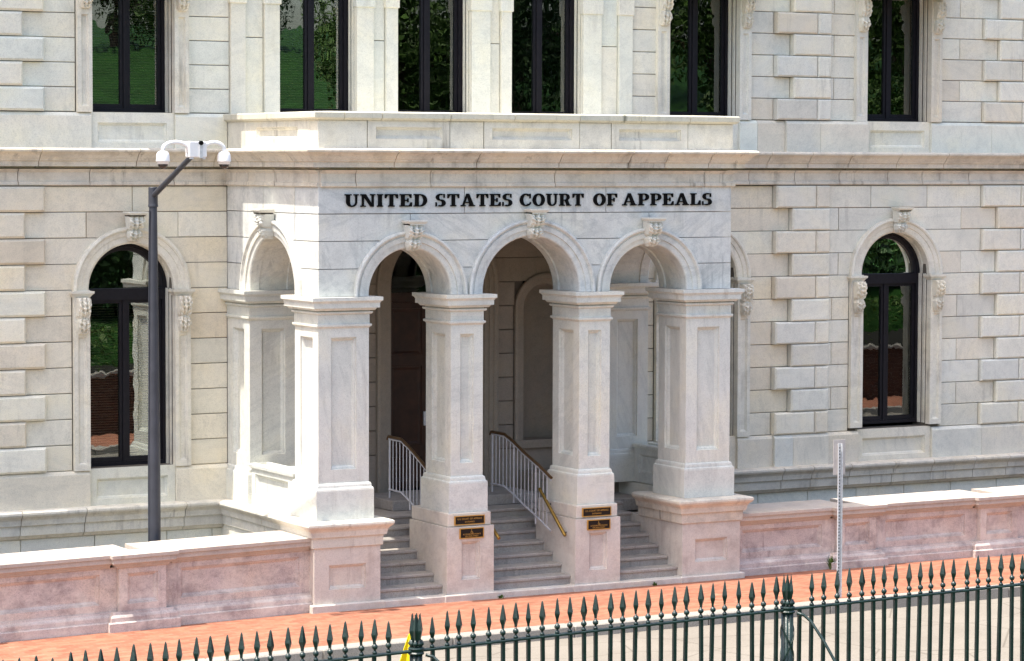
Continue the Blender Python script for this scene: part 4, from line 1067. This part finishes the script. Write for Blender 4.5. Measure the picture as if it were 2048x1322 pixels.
def leaf_cloud(mb, n, fn, size):
    for _ in range(n):
        c = Vector(fn()); a = Vector((random.gauss(0, 1), random.gauss(0, 1), random.gauss(0, 1))).normalized(); b_ = a.orthogonal().normalized()
        if random.random() < .5: b_ = a.cross(b_)
        s_ = size*random.uniform(.6, 1.3); n0 = len(mb.v)
        mb.v += [tuple(c-a*s_), tuple(c+b_*s_*.5), tuple(c+a*s_), tuple(c-b_*s_*.5)]; mb.f.append((n0, n0+1, n0+2, n0+3))
# ivy bank at the foot of the fence
mb = MB()
def ivy():
    x = random.uniform(-14, 44); y = random.uniform(-25.9, -24.35)
    top = 2.42+.012*(x+8) + .30*max(0, min(1, (x+4.4)/1.0))*max(0, 1-abs(y+24.95)/.5)
    return (x, y, random.uniform(max(1.5, hill(x, y)-.1), max(1.7, top if y > -25.4 else hill(x, y)+.12)))
leaf_cloud(mb, 19000, ivy, .06)
tag(mb.build('ivy_bank', M_leaf), 'green ivy along the foot of the iron fence', 'ivy', kind='stuff')
T = thing('retaining_wall', 'dark brick retaining wall across the street seen mirrored in the windows', 'wall', (0, -24.4, 0))
MB().box(-70, 90, -24.65, -24.2, -.3, 1.52).build('brick_face', M_rbrick, T)
MB().bevbox(-70, 90, -24.7, -24.12, 1.522, 1.62, .01).build('coping', M_kerb, T)

def tree(loc, H, W_, label, mat, seed, n=15000):
    random.seed(seed); T = thing('tree', label, 'tree', loc, 'park trees mirrored in the upper windows')
    x, y, z = loc
    mb = MB().tube([(x, y, z-.4), (x+.1, y, z+H*.25), (x-.05, y+.1, z+H*.55), (x, y, z+H*.85)], .3, 8, [.38, .28, .17, .05])
    cl = []
    for k in range(18):
        a = random.uniform(0, 6.28); hh = random.uniform(.14, .92); rr = W_*(1.05-hh*.8)*random.uniform(.25, 1.0)
        e = (x+rr*math.cos(a), y+rr*math.sin(a), z+H*hh); cl.append((e, W_*random.uniform(.30, .48)))
        mb.tube([(x, y, z+H*max(.2, hh-.18)), (x+rr*.5*math.cos(a), y+rr*.5*math.sin(a), z+H*(hh-.05)), e], .06, 5, [.10, .06, .02])
    mb.build('trunk', M_bark, T)
    mb = MB()
    def f():
        c, r_ = random.choice(cl); d = Vector((random.gauss(0, 1), random.gauss(0, 1), random.gauss(0, .8))).normalized()*r_*random.uniform(.3, 1)**.5
        return (c[0]+d.x, c[1]+d.y, c[2]+d.z)
    leaf_cloud(mb, n, f, .13); mb.build('crown', mat, T)
for k, (x, y, H, W_) in enumerate(((5.5, -27.6, 2.9, 2.4), (9.5, -27.9, 3.3, 2.6), (13.5, -27.7, 3.1, 2.5), (17.5, -28, 3.4, 2.6), (22, -27.7, 3.2, 2.6), (26.5, -27.9, 3.5, 2.6), (31, -27.6, 3.3, 2.7), (36, -27.9, 3.6, 2.9), (41, -27.7, 3.4, 2.9), (46, -28, 3.6, 2.9))):
    random.seed(300+k); T = thing('shrub', 'dark park shrub behind the fence, mirrored in the ground floor windows', 'shrub', (x, y, hill(x, y)), 'dark shrubs in the park behind the camera side fence')
    z = hill(x, y); mb = MB()
    for q in range(5): mb.tube([(x, y, z-.2), (x+random.uniform(-.8, .8), y+random.uniform(-.5, .5), z+H*.6)], .05, 5, [.07, .02])
    mb.build('stem', M_bark, T); mb = MB()
    def f2():
        d = Vector((random.gauss(0, 1), random.gauss(0, 1), random.gauss(0, 1))).normalized()*random.uniform(.4, 1)**.4
        return (x+d.x*W_, y+d.y*1.3, z+H*.46+d.z*H*.54)
    leaf_cloud(mb, 4200, f2, .16); mb.build('crown', M_leafd, T)
for k, (x, y, H, W_, lb) in enumerate(((27, -47, 9, 4.2, 'broad dark tree on the lawn mirrored in the second upper window'), (34, -52, 12, 4.6, 'tall dense tree on the lawn mirrored in the middle upper windows'), (43, -50, 11, 4.5, 'leafy tree on the lawn mirrored in the fourth upper window'), (40, -62, 14, 5, 'tall tree behind the others on the park hill'), (56, -54, 12, 5, 'spreading tree mirrored in the right upper window'), (52, -70, 15, 5.5, 'highest tree at the back of the park hill'), (48, -44, 10, 4.6, 'round tree near the fence mirrored in the fourth upper window'), (66, -56, 13, 5.5, 'broad tree at the far right of the park'), (74, -66, 15, 6, 'tall tree at the far right back of the park'), (60, -44, 10, 5, 'low wide tree mirrored in the right upper window'), (33, -90, 11, 5, 'far tree on the crest mirrored at the top of the left upper window'), (41, -93, 12, 5, 'far tree on the crest right of the first'), (26, -92, 10, 5, 'far tree on the crest at its left end'))):
    tree((x, y, hill(x, y)), H, W_, lb, M_leafd if k % 2 else M_leaf, 100+k)
